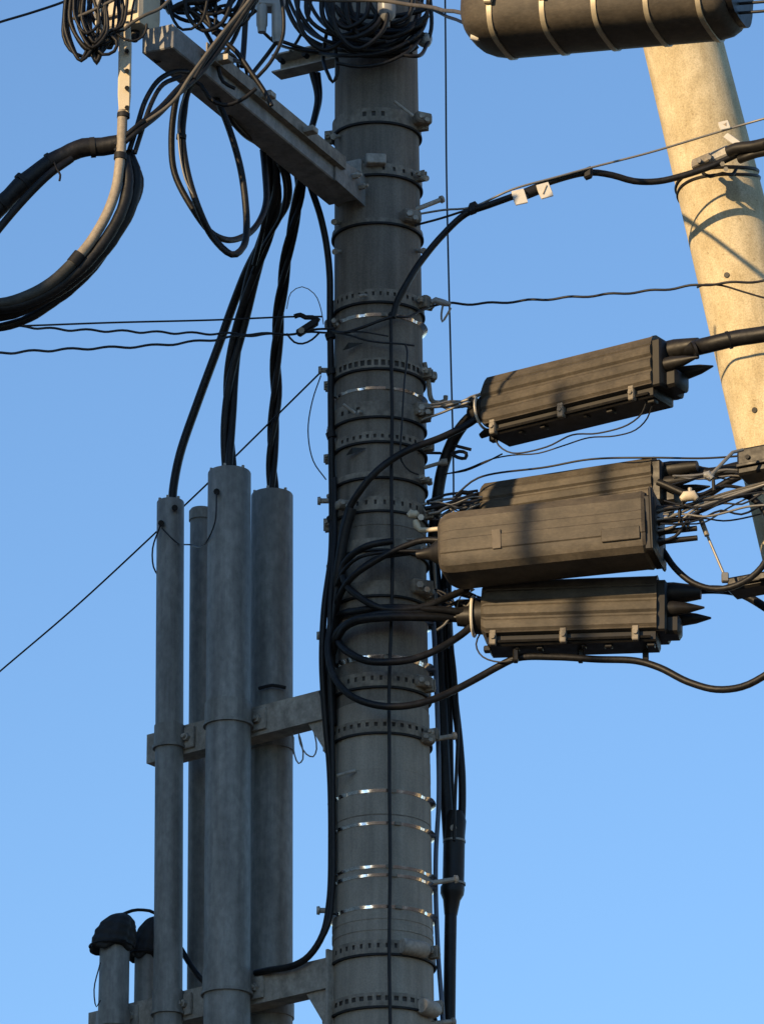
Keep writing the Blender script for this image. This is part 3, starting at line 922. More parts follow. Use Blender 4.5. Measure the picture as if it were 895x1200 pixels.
# tangle by the cream box
tang = [
    ([(78, -10), (76, 20), (76, 42), (84, 58), (98, 66), (112, 62), (124, 56), (134, 50)], 4.5),
    ([(84, -10), (82, 18), (86, 36), (96, 54), (108, 66), (112, 74), (114, 66), (110, 50), (104, 34), (96, 10), (94, -10)], 5),
    ([(90, -10), (90, 20), (100, 44), (116, 54), (130, 48), (136, 40)], 4),
    ([(98, -10), (96, 16), (104, 30), (110, 46), (120, 64), (134, 60), (137, 48), (130, 42)], 4),
    ([(104, -10), (106, 12), (112, 28), (124, 38), (134, 42), (140, 30), (138, -10)], 5),
    ([(118, 20), (124, 34), (138, 38), (152, 32), (156, 10), (160, -10)], 2.5),
    ([(138, 40), (148, 46), (158, 47), (168, 42), (172, 34), (172, 28)], 3),
    ([(150, -10), (148, 10), (143, 30), (130, 36)], 4),
]
labs = ['outermost black cable loop hanging beside the cream box', 'lowest hanging black cable loop beside the cream box', 'small inner black cable loop beside the cream box', 'black cable crossing the loops beside the cream box', 'thick black cable curling under the cream box', 'thin dark wire drooping across the cream box', 'thin wire sagging over the lower edge of the cream box', 'short black cable falling over the cream box face']
for i, (pts, w) in enumerate(tang):
    cable([(x, y, -1.50 - 0.012 * (i % 4)) for x, y in pts], w, labs[i], kink=.002)
cable([(86, 22, -1.55), (110, 12, -1.55), (130, 2, -1.55), (150, -10, -1.55)], 4, 'dusty beige cable slanting across the tangle by the cream box', mt='pale_cable')
cable([(146, 34, -1.58), (156, 26, -1.58), (170, 18, -1.58), (188, 10, -1.56), (202, -4, -1.54)], 4, 'beige cable curving over the cream box towards the arm', mt='pale_cable')
ins = empty('drop_insulator', P(120, 30, -1.52).tolist(), 'small pale knob insulator among the loops beside the cream box', 'insulator')
m = MB(); m.tube(pix([(113, 24, -1.52), (116, 27, -1.52), (118, 30, -1.52), (122, 35, -1.52), (125, 38, -1.52)]), [.006, .013, .008, .013, .006], 12); m.build('knob', M['white'], ins)
m = MB(); m.tube(pix([(126, 37, -1.52), (133, 34, -1.52)]), 0.005, 8); m.build('pin', M['steel'], ins)
cable([(180, 46, -1.3), (180, 66, -1.3), (183, 73, -1.3), (192, 70, -1.28), (206, 62, -1.26)], 2.8, 'thin bent wire hook hanging below the arm tip', 'wire', 'wire', 'wire')

# coil wound round the arm
for i, (px, py, rx, ry, rot) in enumerate(((262, 88, 16, 26, 0.35), (268, 92, 20, 24, 0.6), (258, 84, 14, 28, 0.2), (274, 94, 22, 20, 0.5))):
    loop(px, py, -0.98, rx, ry, 3.6, 'thin black cable wound round the steel arm in a small coil', rot, 0.09, name='cable_coil', group='coils wound round the arm')

# hanging loops under the arm
cable([(228, 82, -1.1), (210, 106, -1.1), (204, 130, -1.1), (201, 167, -1.1), (205, 204, -1.1), (226, 245, -1.1), (246, 272, -1.08), (266, 282, -1.0), (286, 277, -.9), (303, 260, -.75), (311, 236, -.65), (310, 200, -.6), (308, 176, -.55)], 7.5, 'black cable hanging in a deep loop under the arm, rejoining the riser cables')
cable([(232, 88, -1.12), (220, 108, -1.12), (216, 132, -1.14), (214, 160, -1.15), (220, 204, -1.15), (234, 248, -1.14), (249, 277, -1.1), (271, 297, -1.1), (285, 288, -1.05), (289, 258, -1.0), (283, 204, -1.0), (271, 160, -1.0), (260, 130, -1.0), (248, 106, -1.0), (240, 94, -1.0)], 8, 'black cable hanging in a closed deep loop under the arm')
m = MB(); m.tube(pix([(213, 158, -1.15), (212.5, 163, -1.15)]), 0.017, 10); tag(m.build('cable_tape', M['tape']), 'band of tape round the hanging cable loop under the arm', 'tape')
cable([(222, 96, -1.16), (211, 128, -1.16), (209, 165, -1.17), (217, 210, -1.16), (232, 238, -1.15)], 2.2, 'thin pale wire lying along the deep cable loop', 'wire', 'grey_wire', 'wire')
cable([(262, 118, -.9), (270, 138, -.85), (284, 155, -.75), (300, 166, -.6), (312, 172, -.5)], 7, 'short black cable slung under the arm to the riser cables')

# ------------------------------------------------------------------ cables dropping into the conduits
cable([(312, 166, -.42), (328, 184, -.35), (337, 212, -.3), (336, 236, -.2), (313, 273, 0.0), (291, 313, .12), (273, 358, .22), (258, 400, .27), (232, 470, .31), (211, 532, .33), (203, 575, YA), (202, 600, YA)], 10.5, 'single black cable curving down into the slim conduit')
bundle([(312, 160, -.35), (318, 190, -.32), (322, 225, -.25), (312, 275, -.14), (293, 335, -.03), (280, 390, .05), (271, 440, .09), (268, 490, YB), (269, 560, YB)], 9.5, 3, 0.95, 'bundle of black cables dropping into the tallest conduit')
bundle([(338, 165, -.25), (350, 195, -.2), (350, 230, -.1), (338, 290, 0.0), (329, 350, .12), (324, 410, .2), (323, 470, .26), (319, 525, .29), (320, 585, YD)], 7.6, 3, 0.55, 'twisted black cables dropping into the conduit beside the pole')
cable([(318, 165, -.45), (322, 182, -.42), (330, 200, -.4), (334, 222, -.36), (330, 250, -.3), (308, 290, -.15), (296, 320, -.08)], 5, 'black cable leading off the arm alongside the riser cables')
cable([(306, 168, -.5), (312, 190, -.45), (314, 230, -.35), (308, 270, -.25), (298, 310, -.12)], 6, 'black cable hugging the outer side of the riser bundle')
cable([(366, 86, .06), (372, 112, .05), (368, 140, 0.0), (358, 172, -.05), (352, 205, -.05), (350, 240, -.05)], 8, 'black cable falling from the tip side of the stub arm behind the square arm', group='cables falling from the stub arm')
cable([(372, 86, .07), (374, 115, .06), (366, 150, 0.02), (360, 180, -.03), (362, 215, -.03)], 8, 'black cable falling from the pole side of the stub arm behind the square arm', group='cables falling from the stub arm')
cable([(358, 196, -.12), (363, 215, -.12), (377, 258, -.1), (384, 302, -.08), (386, 376, -.06), (388, 450, -.06), (388, 520, -.06), (389, 600, -.06), (388, 650, -.08), (381, 710, -.1), (378, 770, -.1), (381, 840, -.08), (386, 900, -.06), (388, 990, -.06), (386, 1055, -.06), (378, 1095, -.06), (362, 1120, -.04), (345, 1131, 0.0), (315, 1137, .08), (300, 1140, .14)], 8, 'long black cable running down the side of the pole onto the lower bracket')
cable([(392, 560, -.09), (392, 620, -.1), (390, 660, -.12), (386, 720, -.13), (386, 780, -.12), (389, 860, -.1), (390, 960, -.09), (389, 1040, -.09), (384, 1085, -.09), (372, 1108, -.07)], 6, 'thinner black cable tied beside the long cable on the side of the pole')
for py, px, tl in ((394, 387, 'level with the dead-end clamp'), (436, 388, 'where the guy wire leaves the pole'), (510, 388, 'level with the highest closure'), (608, 389, 'level with the half hidden closure'), (812, 380, 'just above the upper pipe bracket')):
    m = MB(); m.tube(pix([(px - 1, py - 3, -.06), (px + 1, py + 3, -.06)]), 0.0175, 10)
    tag(m.build('cable_tie', M['tape']), 'black tie on the long side cable ' + tl, 'cable tie', 'ties on the long side cable')
cable([(376, 440, -.05), (366, 470, -.05), (361, 505, -.05), (367, 540, -.05), (382, 562, -.06)], 1.5, 'thin wire bowing out from the pole beside the long side cable', 'wire', 'wire', 'wire', kink=0)
cable([(336, 362, 0.0), (341, 343, 0.0), (354, 336, 0.0), (368, 344, 0.0), (376, 362, -.03), (379, 380, -.04)], 1.2, 'very thin wire arching over the dead-end clamp', 'wire', 'grey_wire', 'wire', kink=0)

# wires leading off to the left with their dead-end clamp
cable([(378, 371, -.03), (349, 371, -.03), (250, 375, -.2), (134, 378, -.5), (22, 382, -.8), (-60, 384, -1.0), (-300, 392, -1.6)], 2.4, 'thin straight messenger wire running to the dead-end clamp', 'wire', 'wire', 'wire', kink=0)
cable([(385, 389, -.05), (344, 391, -.03), (250, 391, -.2), (134, 388, -.5), (70, 386, -.66), (22, 383, -.8), (-60, 386, -1.0), (-300, 396, -1.6)], 2.8, 'upper twisted drop wire with a wavy look beside the messenger wire', 'drop_wire', 'wire', 'wire', wave=(0.0035, 0.16))
cable([(392, 384, -.1), (340, 391, -.03), (290, 393, -.15), (250, 398, -.25), (179, 405, -.4), (89, 409, -.6), (0, 414, -.85), (-80, 420, -1.1), (-300, 436, -1.6)], 3.0, 'lower twisted drop wire sagging below the messenger wire', 'drop_wire', 'wire', 'wire', wave=(0.0035, 0.18))
cable([(336, 391, -.04), (345, 401, -.04), (355, 403, -.04), (366, 398, -.05), (374, 390, -.05)], 2.6, 'small slack loop of wire beneath the dead-end clamp', 'wire', 'wire', 'wire')
cl = empty('dead_end_clamp', P(362, 382, -.04).tolist(), 'small black dead-end clamp on the wires beside the pole', 'clamp')
m = MB(); m.tube(spline(pix([(346, 393, -.04), (354, 386, -.04), (362, 383, -.04), (370, 378, -.04), (376, 376, -.04)])), 0.0, 4) if False else None
m = MB(); m.box(P(360, 384, -.04), (norm(P(374, 376, -.04) - P(348, 393, -.04)), V((0, 1, 0)), norm(np.cross(P(374, 376, -.04) - P(348, 393, -.04), (0, 1, 0)))), (0.042, 0.012, 0.013), 0.005); m.build('wedge', M['tape'], cl)
m = MB(); m.tube(spline(pix([(345, 371, -.04), (352, 369, -.04), (358, 372, -.04), (366, 372, -.04), (374, 376, -.04)])), 0.009, 8); m.build('bail', M['tape'], cl)
m = MB(); m.cyl(P(353, 387, -.06), P(353, 387, -.02), 0.011, n=8); m.build('bolt', M['steel'], cl)

# ------------------------------------------------------------------ front of the pole: vertical cable, wire wraps, loops
YF = -0.185
vpts = [(458, 366, YF), (459, 450, YF), (458, 560, YF), (460, 660, YF - .01), (457, 780, YF - .01), (456, 900, YF - .01), (457, 1010, YF - .015), (456, 1120, YF - .015), (458, 1230, YF - .02), (458, 1500, YF - .04)]
cable(vpts, 4.5, 'thin black cable running straight down the face of the pole', kink=.001)
cable([(460, 372, YF), (466, 352, YF), (478, 330, YF), (492, 308, YF + .02), (518, 276, YF + .02), (546, 250, YF), (572, 240, YF - .03), (605, 228, YF - .03), (645, 213, YF - .01), (690, 203, YF + .02), (716, 206, YF + .04), (742, 213, YF + .05), (770, 213, YF + .05), (800, 206, YF + .04), (835, 194, YF + .03), (870, 178, YF + .01), (910, 164, YF - .16), (1000, 140, YF - .3), (1200, 80, YF - .6)], 8, 'black service cable curving off the pole face towards the brace pole', n=10)
cable([(484, 252, -.12), (520, 246, -.15), (552, 243, -.18), (600, 222, -.22), (650, 208, -.21), (690, 197, -.19), (760, 179, -.19), (840, 155, -.2), (895, 139, -.24), (1000, 112, -.62), (1250, 40, -.9)], 2.8, 'thin support wire above the black service cable', 'wire', 'grey_wire', 'wire', kink=0)
cable([(486, 264, -.12), (516, 256, -.15), (550, 245, -.18)], 3, 'short wire joining the service cable to the pole clamp', 'wire', 'wire', 'wire', kink=0)
for (px, py) in ((554, 244), (689, 203)):
    m = MB(); c = P(px, py, YF - .01 if px < 600 else YF + .01); m.box(c, (norm((1, -.3, .3)), norm((.3, 1, 0)), UP), (0.016, 0.014, 0.020), 0.006)
    tag(m.build('cable_grip', M['tape']), 'small black grip joining the service cable to its support wire, ' + ('towards the dark pole' if px < 600 else 'towards the brace pole'), 'grip', 'grips on the service cable')
# tags on the service cable
def plate_tag(px, py, y, w, h, rot, label, curl=0.0):
    c = P(px, py, y)
    t = V((math.cos(rot), 0.1, math.sin(rot))); t = norm(t)
    u = norm(np.cross(t, (0, -1, 0))); u = u if u[2] > 0 else -u
    nrm = norm(np.cross(u, t)); nrm = nrm if nrm[1] < 0 else -nrm
    root = empty('cable_tag', c.tolist(), label, 'tag')
    m = MB(); m.box(c, (t, nrm, u), (w / 2 / PX, 0.0035, h / 2 / PX), 0.002); m.build('plate', M['white'], root)
    return root, c, t, u, nrm
r_, c_, t_, u_, n_ = plate_tag(608.5, 231, -.245, 16, 19, .28, 'plain pale tag on the service cable between the two poles')
r2, c2, t2, u2, n2 = plate_tag(638, 223.5, -.235, 16, 19, .34, 'pale tag with a slanting mark on the service cable')
m = MB(); m.tube([c2 + n2 * .006 - t2 * .012 - u2 * .012, c2 + n2 * .006 + u2 * .002, c2 + n2 * .006 + t2 * .012 + u2 * .016], 0.0018, 5); m.build('mark', M['tag_mark'], r2)
m = MB(); m.tube(pix([(616, 227.5, -.212), (632, 221, -.206)]), 0.019, 12); tag(m.build('tape_wrap', M['tape']), 'black tape wrapped round the service cable between the pale tags', 'tape')
r3, c3, t3, u3, n3 = plate_tag(848, 147, -.215, 13, 11, .3, 'small pale tag with an arrow mark on the thin support wire')
m = MB(); m.add([c3 + n3 * .005 + t3 * .004 + u3 * -.006, c3 + n3 * .005 + t3 * .010 + u3 * .008, c3 + n3 * .005 - t3 * .006 + u3 * .006, c3 + n3 * .005 + u3 * .003], [(0, 1, 3), (0, 3, 2)]); m.build('mark', M['tag_mark'], r3, 0)
plate_tag(857, 164, -.20, 9, 20, .9, 'narrow pale tag standing above the fixing on the brace pole')

# wavy drop wire to the right
cable([(455, 372, YF), (475, 371, -.16), (496, 364, -.1), (506, 358, -.06), (520, 356, -.06), (560, 356, -.1), (620, 352, -.14), (700, 346, -.2), (770, 340, -.24), (820, 334, -.28), (895, 329, -.32), (1000, 320, -.4), (1250, 300, -.6)], 3.0, 'wavy twisted drop wire crossing from the pole past the brace pole', 'drop_wire', 'wire', 'wire', wave=(0.003, 0.14))
cable([(816, 337, -.28), (826, 333, -.28), (845, 334, -.28), (870, 341, -.29), (900, 349, -.3), (980, 365, -.3)], 2.5, 'wire branching off the wavy drop wire at the brace pole', 'drop_wire', 'wire', 'wire')
con = empty('wire_connector', P(517, 356, -.07).tolist(), 'small pale connector with a dangling loop on the wavy drop wire', 'connector')
m = MB(); m.tube(pix([(505, 354, -.07), (510, 352, -.07), (520, 355, -.07), (528, 357, -.07)]), [.008, .012, .012, .007], 10); m.build('body', M['ceramic'], con)
m = MB(); m.tube(spline(pix([(519, 357, -.07), (517, 368, -.07), (518, 377, -.07), (523, 370, -.07), (528, 361, -.07)])), 0.004, 6); m.build('bail', M['grey_wire'], con)
# wires wrapped on the pole face
cable([(390, 388, -.1), (404, 390, -.15), (425, 384, -.18), (445, 376, -.19), (460, 371, -.19)], 4.0, 'black wire wrapped across the pole face below the bright strap', mt='wire')
cable([(390, 390, -.1), (410, 393, -.165), (430, 399, -.185), (452, 402, -.19), (470, 403, -.185), (485, 405, -.16)], 2.4, 'thin wire dipping across the pole face under the wrapped wire', 'wire', 'wire', 'wire')
cable([(475, 404, -.18), (477, 412, -.185), (473, 450, -.188), (470, 500, -.19), (470, 540, -.19), (480, 552, -.18), (490, 556, -.15)], 2.2, 'thin wire straying down the pole face beside the straight cable', 'wire', 'wire', 'wire')
cable([(404, 389, -.155), (425, 389, -.19), (455, 394, -.195)], 2.0, 'short slack wire across the pole face', 'wire', 'wire', 'wire')
cable([(521, -40, .1), (522, 60, .1), (523, 200, .09), (525, 300, .08), (528, 420, .07), (531, 540, .06), (531, 600, .06), (527, 700, .05), (525, 760, .05)], 2.2, 'thin dark vertical wire hanging beside the pole', 'wire', 'wire', 'wire', kink=0)

# crossing cable from the uppermost small closure down across the pole face
cable([(566, 480, -.14), (556, 492, -.15), (520, 511, -.18), (472, 530, -.21), (440, 553, -.22), (420, 577, -.2), (407, 600, -.17), (399, 640, -.14), (394, 690, -.12), (388, 730, -.12), (385, 765, -.14), (395, 798, -.18), (416, 818, -.23), (445, 827, -.26), (476, 827, -.27), (506, 820, -.25), (534, 808, -.22), (562, 793, -.2), (585, 780, -.2), (605, 771, -.22), (650, 770, -.24), (700, 773, -.26), (745, 775, -.28), (772, 783, -.3), (805, 800, -.34), (838, 809, -.38), (868, 806, -.4), (893, 794, -.42), (940, 760, -.46), (1000, 700, -.5)], 8.5, 'black cable crossing the pole face and looping under the lowest closure', n=10)
cable([(562, 724, -.2), (544, 741, -.2), (511, 762, -.24), (483, 773, -.26), (457, 776, -.27), (431, 775, -.25), (408, 764, -.2), (395, 750, -.13), (391, 735, -.08), (396, 722, -.1), (420, 716, -.19), (452, 713, -.23), (490, 714, -.24), (525, 716, -.22), (560, 720, -.2)], 9, 'black cable looped tightly round the pole at the lowest closure')
cable([(566, 728, -.16), (546, 725, -.18), (500, 723, -.23), (450, 723, -.25), (415, 728, -.22), (396, 742, -.15), (389, 765, -.1)], 11, 'thicker black cable leaving the lowest closure round the pole')
cable([(560, 726, -.18), (530, 719, -.2), (490, 717, -.24), (440, 720, -.25), (408, 732, -.21), (393, 752, -.13)], 8, 'second black cable close along the thicker one at the lowest closure')
cable([(524, 646, -.3), (500, 646, -.28), (455, 647, -.26), (420, 654, -.23), (400, 673, -.17), (391, 700, -.1), (388, 730, -.08)], 4.5, 'dark cable arching over the pole face from the front closure')
cable([(524, 634, -.3), (495, 633, -.28), (470, 641, -.27), (440, 656, -.25), (412, 676, -.21), (397, 700, -.14), (392, 726, -.08)], 8, 'dark cable slanting across the pole face from the front closure')
cable([(548, 690, -.2), (524, 700, -.22), (500, 710, -.24), (474, 714, -.25), (447, 713, -.25), (424, 702, -.22), (405, 686, -.18), (400, 668, -.16), (408, 654, -.19), (430, 640, -.24), (460, 634, -.25)], 8.5, 'black cable making a small loop on the pole face by the front closure')
cable([(420, 668, -.22), (440, 655, -.24), (456, 652, -.245), (480, 648, -.25)], 6, 'short dusty dark cable between the loops on the pole face')
cable([(412, 596, -.18), (404, 625, -.16), (398, 660, -.14), (393, 700, -.11), (389, 740, -.09), (387, 800, -.08), (389, 850, -.07)], 12, 'black cable pressed to the pole side where the loops gather')

# ------------------------------------------------------------------ bundle down the far side of the pole
cable([(562, 482, -.1), (548, 492, -.06), (532, 514, 0.0), (519, 548, .04), (512, 590, .06), (508, 640, .08), (512, 700, .09), (514, 780, .1), (518, 860, .1), (523, 940, .1), (526, 990, .1)], 14, 'thickest black cable turning down beside the pole from the upper closure', n=12)
cable([(534, 610, .06), (522, 660, .08), (521, 720, .1), (525, 800, .12), (527, 880, .12), (529, 960, .12), (530, 990, .12)], 9, 'middle black cable of the group beside the pole, entering the sleeve', n=10)
cable([(524, 660, .06), (526, 740, .1), (531, 800, .1), (538, 870, .1), (541, 930, .1), (540, 965, .1), (536, 990, .1)], 9, 'outermost black cable of the group beside the pole, entering the sleeve', n=10)
cable([(522, 690, .02), (527, 740, .03), (533, 790, .04), (536, 850, .04), (533, 940, .05), (532, 985, .06)], 4, 'slim dark cable in front of the group entering the sleeve')
cable([(506, 700, .0), (510, 780, .0), (513, 860, .0), (514, 940, .0), (511, 1000, .0), (511, 1050, .0), (514, 1120, .0), (518, 1180, .0), (520, 1260, .0), (522, 1500, 0.0)], 5.5, 'blue grey cable running down beside the black sleeve', mt='blue_cable')
slv = empty('cable_sleeve', P(530, 1200, .1).tolist(), 'black cable joint sleeve with pale rings beside the pole', 'cable joint')
m = MB(); m.tube(pix([(533, 952, .1), (533, 962, .1), (532, 980, .1), (531, 1036, .1), (530, 1041, .1), (529.5, 1048, .1), (529, 1055, .1), (528, 1072, .1)]), [q / PX for q in (10, 13, 12.5, 12.5, 14, 13.5, 10, 7.5)], 20); m.build('body', M['black'], slv)
m = MB(); m.tube(spline(pix([(528, 1068, .1), (527, 1130, .1), (526, 1230, .1), (524, 1500, .1)])), 7.2 / PX, 14); m.build('tail', M['cable'], slv)
for py in (985, 1035):
    m = MB(); m.tube(pix([(532, py, .1), (532, py + 2.5, .1)]), 13.2 / PX, 20); m.build('ring', M['grey_wire'], slv)
m = MB(); m.cyl(P(531, 970, .055), P(531, 970, .10), 0.011, n=10); m.build('rivet', M['steel'], slv)

# ------------------------------------------------------------------ splice closures
def closure(name, label, ax, ay, yy0, bx, by, yy1, hgt, dep, style='hood', cones=True):
    """a -> b along the axis (left end -> right end), hgt and dep in pixels"""
    a, b = P(ax, ay, yy0), P(bx, by, yy1)
    t = norm(b - a); u = norm(np.cross(t, UP)); w = np.cross(u, t)
    h, d = hgt / 2 / PX, dep / 2 / PX
    root = empty(name, ((a + b) / 2 - UP * h).tolist(), label, 'splice closure')
    m = MB()
    # ribbed hood: (u is towards the camera) rounded top, ribs along the near face
    def face(sgn):
        pts = [(0.55, 1.0), (0.80, 0.90), (0.93, 0.62)]
        for k in range(3):
            v0 = 0.58 - 0.48 * k
            pts += [(0.91, v0), (0.985, v0 - 0.07), (1.0, v0 - 0.15), (0.985, v0 - 0.33), (0.91, v0 - 0.42)]
        return [(sgn * p, q) for p, q in pts]
    if style == 'hood':
        f = face(1) + [(0.96, -0.86), (0.80, -0.90)]
        bk = [(-p, q) for p, q in f]
        prof = f[::1] + bk[::-1]
    else:
        f = [(0.50, 1.0), (0.78, 0.92), (0.90, 0.70), (0.94, 0.66), (0.94, 0.30), (0.97, 0.26), (0.97, 0.02), (1.0, -0.02), (1.0, -0.40), (0.97, -0.44), (0.97, -0.62), (0.90, -0.80), (0.72, -0.96), (0.45, -1.0)]
        prof = f + [(-p, q) for p, q in f][::-1]
    prof = [(p * d, q * h) for p, q in prof][::-1]
    if style == 'hood':
        sc = [(0, .90, .80), (.012, .96, .90), (.03, 1, 1), (.985, 1, 1), (1, 1.02, 1.02)]
    else:
        sc = [(0, .72, .72), (.015, .86, .87), (.04, .95, .96), (.075, 1, 1), (.96, 1, 1), (.985, 1.015, 1.02), (1, .97, .97)]
    m.prism(a, b, prof, scales=sc)
    m.build('shell', M['closure'], root, 22)
    L = np.linalg.norm(b - a)
    if style == 'hood':
        # open base under the hood: tray, rails and clips
        m = MB(); m.box((a + b) / 2 - w * h * 1.02 + t * 0.01, (t, u, w), (L * 0.485, d * 0.72, h * 0.22), 0.006); tray = m.build('tray', M['black'], root)
        m = MB(); m.tube([a + t * 0.03 - w * h * 1.12 + u * d * 0.80, b - t * 0.02 - w * h * 1.12 + u * d * 0.80], 0.005, 6); m.build('rail', M['black'], tray)
        for q in (0.07, 0.47, 0.88):
            c = a + (b - a) * q - w * h * 1.0 + u * d * 0.82
            m = MB(); m.box(c, (t, u, w), (0.012, 0.012, 0.026), 0.003); m.cyl(c + u * 0.01, c + u * 0.018, 0.008, n=6); m.build('clip', M['band'], root)
    # right end: recessed plate with cable ports
    m = MB(); m.box(b + t * 0.012 - w * h * 0.08, (t, u, w), (0.02, d * 0.86, h * 0.86), 0.006); m.build('end_plate', M['black'], root)
    if style == 'hood':
        m = MB(); m.box(b + t * 0.045 - w * h * 0.62, (t, u, w), (0.030, d * 0.5, h * 0.32), 0.01); m.build('end_step', M['black'], root)
        for q, sz in ((.03, .010), (.20, .007), (.33, .009), (.58, .007), (.72, .011), (.96, .012)):
            c = a + (b - a) * q - w * h * 1.24 + u * d * .35
            m = MB(); m.box(c, (t, u, w), (sz * 1.2, .014, sz), .003); m.build('nub', M['black'], root)
    if cones:
        c = b + w * h * 0.52 + u * d * 0.1
        m = MB(); m.tube([c, c + t * 0.05, c + t * 0.09, c + t * 0.14], [h * .36, h * .36, h * .30, h * .22], 16); m.build('port', M['black'], root)
        c = b - w * h * 0.10 + u * d * 0.45
        m = MB(); m.tube([c, c + t * 0.05, c + t * 0.10, c + t * 0.155], [h * .25, h * .25, h * .17, h * .03], 14); m.build('port_cone', M['black'], root)
        c = b - w * h * 0.22 - u * d * 0.35
        m = MB(); m.tube([c, c + t * 0.06, c + t * 0.12, c + t * 0.17], [h * .25, h * .25, h * .17, h * .03], 14); m.build('port_cone', M['black'], root)
    # left end: round port
    m = MB(); m.tube([a + t * 0.01, a - t * 0.03, a - t * 0.045, a - t * 0.09], [h * .62, h * .58, h * .36, h * .30] if style == 'hood' else [h * .5, h * .3, h * .2, h * .12], 18); m.build('port', M['black'], root)
    return root, a, b, t, u, w, h, d

c2_ = closure('splice_closure', 'ribbed black plastic splice closure hung highest beside the pole, cones at its end', 578, 480, -.14, 778, 431, -.52, 68, 62)
c3_ = closure('splice_closure', 'black plastic splice closure half hidden behind the front closure', 570, 600, 0.02, 772, 569, -.22, 60, 56)
c4_ = closure('splice_closure', 'smooth long black splice closure in front, patched with a pale tape strip', 519, 647, -.34, 762, 621, -.50, 78, 78, 'smooth', cones=False)
c5_ = closure('splice_closure', 'lowest black splice closure with a long cable sagging under it', 567, 722, -.20, 772, 715, -.29, 72, 60)

# pale tape strip and repair patch on the front closure
root, a, b, t, u, w, h, d = c4_
m = MB(); m.box(a + (b - a) * .292 + u * (d * 1.0 + .001) - w * h * .16, (t, u, w), (.015, .002, h * .30), .001); m.build('tape_strip', M['dusty_tape'], root)
m = MB(); m.box(a + (b - a) * .885 + u * (d * 1.0 + .001) - w * h * .42, (t, u, w), (.065, .004, h * .20), .002); m.build('patch', M['closure'], root)
m = MB(); m.box(b + t * 0.022, (t, u, w), (.006, d * 1.0, h * .98), .004); m.build('end_flange', M['black'], root)
for q in (0.5, 0.12, -0.22, -0.52):
    c = b + w * h * q + u * d * .3
    m = MB(); m.tube([c, c + t * .03, c + t * .05, c + t * .16], [.017, .017, .010, .009], 10); m.build('port', M['black'], root)

# white binding wire round the left ends
for (cc, k) in ((c2_, .0), (c5_, .0)):
    root, a, b, t, u, w, h, d = cc
    m = MB(); m.tube([a - t * .035 + (u * math.cos(q) + w * math.sin(q)) * h * .64 for q in np.linspace(0, 6.0, 30)], 0.005, 6, closed=True); m.build('binding', M['white'], root)

# cables from the right ends of the closures
root, a, b, t, u, w, h, d = c2_
def pxof(p):
    d_ = V(p) - CAM
    dep = np.dot(d_, [0, CP, SP])
    return 447.5 + F * d_[0] / dep, 600 - F * np.dot(d_, [0, -SP, CP]) / dep
e = b + w * h * .52 + u * d * .1
ex, ey = pxof(e)
cable([(ex, ey, e[1]), (ex + 30, ey - 4, e[1] - .05), (830, 404, e[1] - .12), (860, 397, e[1] - .16), (900, 391, e[1] - .2), (1000, 368, e[1] - .4), (1250, 300, e[1] - .8)], 19, 'thick black cable leaving the highest closure across the brace pole', 'thick_cable', n=16)
for px, py in ((812, 411), (852, 399)):
    m = MB(); m.tube(pix([(px, py, e[1] - .10 if px < 830 else e[1] - .155), (px + 3, py - 1, e[1] - .10 if px < 830 else e[1] - .155)]), 0.031, 16); tag(m.build('cable_tape', M['black']), 'tape ring round the thick cable leaving the highest closure, ' + ('just past its port' if px < 830 else 'in front of the brace pole'), 'tape', 'tape rings on the thick cable')
root, a, b, t, u, w, h, d = c3_
e = b + w * h * .52 + u * d * .1
ex, ey = pxof(e)
cable([(ex, ey, e[1]), (ex + 35, ey - 3, e[1]), (830, 556, -.25), (870, 548, -.26), (950, 535, -.3), (1200, 490, -.5)], 15, 'black cable leaving the half hidden closure towards the brace pole', n=12)
cable([(ex, ey + 12, e[1] - .06), (820, 582, -.35), (850, 566, -.36), (895, 545, -.4), (1000, 510, -.5)], 9, 'black cable rising from the front closures to the brace pole', n=10)
for i, (y0, lab, mt, wd) in enumerate(((598, 'topmost thin cable fanning out of the front closure end', 'pale_cable', 4), (608, 'second thin cable fanning out of the front closure end', 'grey_wire', 4), (621, 'third thin cable fanning out of the front closure end', 'grey_wire', 3.4), (633, 'lowest thin cable fanning out of the front closure end', 'wire', 4))):
    cable([(766, y0 + 2, -.56), (790, y0 - 4, -.57), (812, 590 + 4 * i, -.58), (850, 578 + 3 * i, -.58), (895, 566 + i, -.6), (960, 548, -.7), (1150, 500, -.9)], wd, lab, mt=mt)
cable([(803, 602, -.57), (806, 622, -.57), (796, 608, -.58), (800, 590, -.58), (822, 580, -.58), (848, 570, -.58), (880, 574, -.58)], 4, 'tangled thin cable curling at the end of the front closure')
cable([(836, 586, -.55), (862, 578, -.55), (884, 586, -.55), (900, 608, -.55), (902, 640, -.55), (892, 664, -.55), (870, 682, -.53), (840, 690, -.5), (812, 683, -.48), (790, 665, -.46), (776, 645, -.44), (768, 636, -.42)], 7.5, 'black cable looping round below the end of the front closure', n=10)
cable([(776, 700, -.2), (800, 694, -.22), (835, 691, -.25), (865, 695, -.28), (895, 711, -.3), (940, 745, -.34), (1000, 800, -.4)], 10, 'black cable leaving the lowest closure and drooping away', n=10)
rodt = empty('tie_rod', P(848, 676, -.5).tolist(), 'thin steel tie rod slanting down from the cables to the lower fitting', 'rod')
m = MB(); m.tube(pix([(812, 590, -.52), (830, 632, -.52), (849, 676, -.52)]), [.006, .0045, .0045], 8); m.build('rod', M['grey_wire'], rodt)
m = MB(); m.tube(pix([(819, 604, -.52), (828, 628, -.52)]), 0.0085, 8); m.build('turnbuckle', M['band'], rodt)
m = MB(); m.box(P(849, 677, -.52), (V((1, 0, 0)), V((0, 1, 0)), UP), (.012, .012, .016), .003); m.build('shackle', M['grey_wire'], rodt)
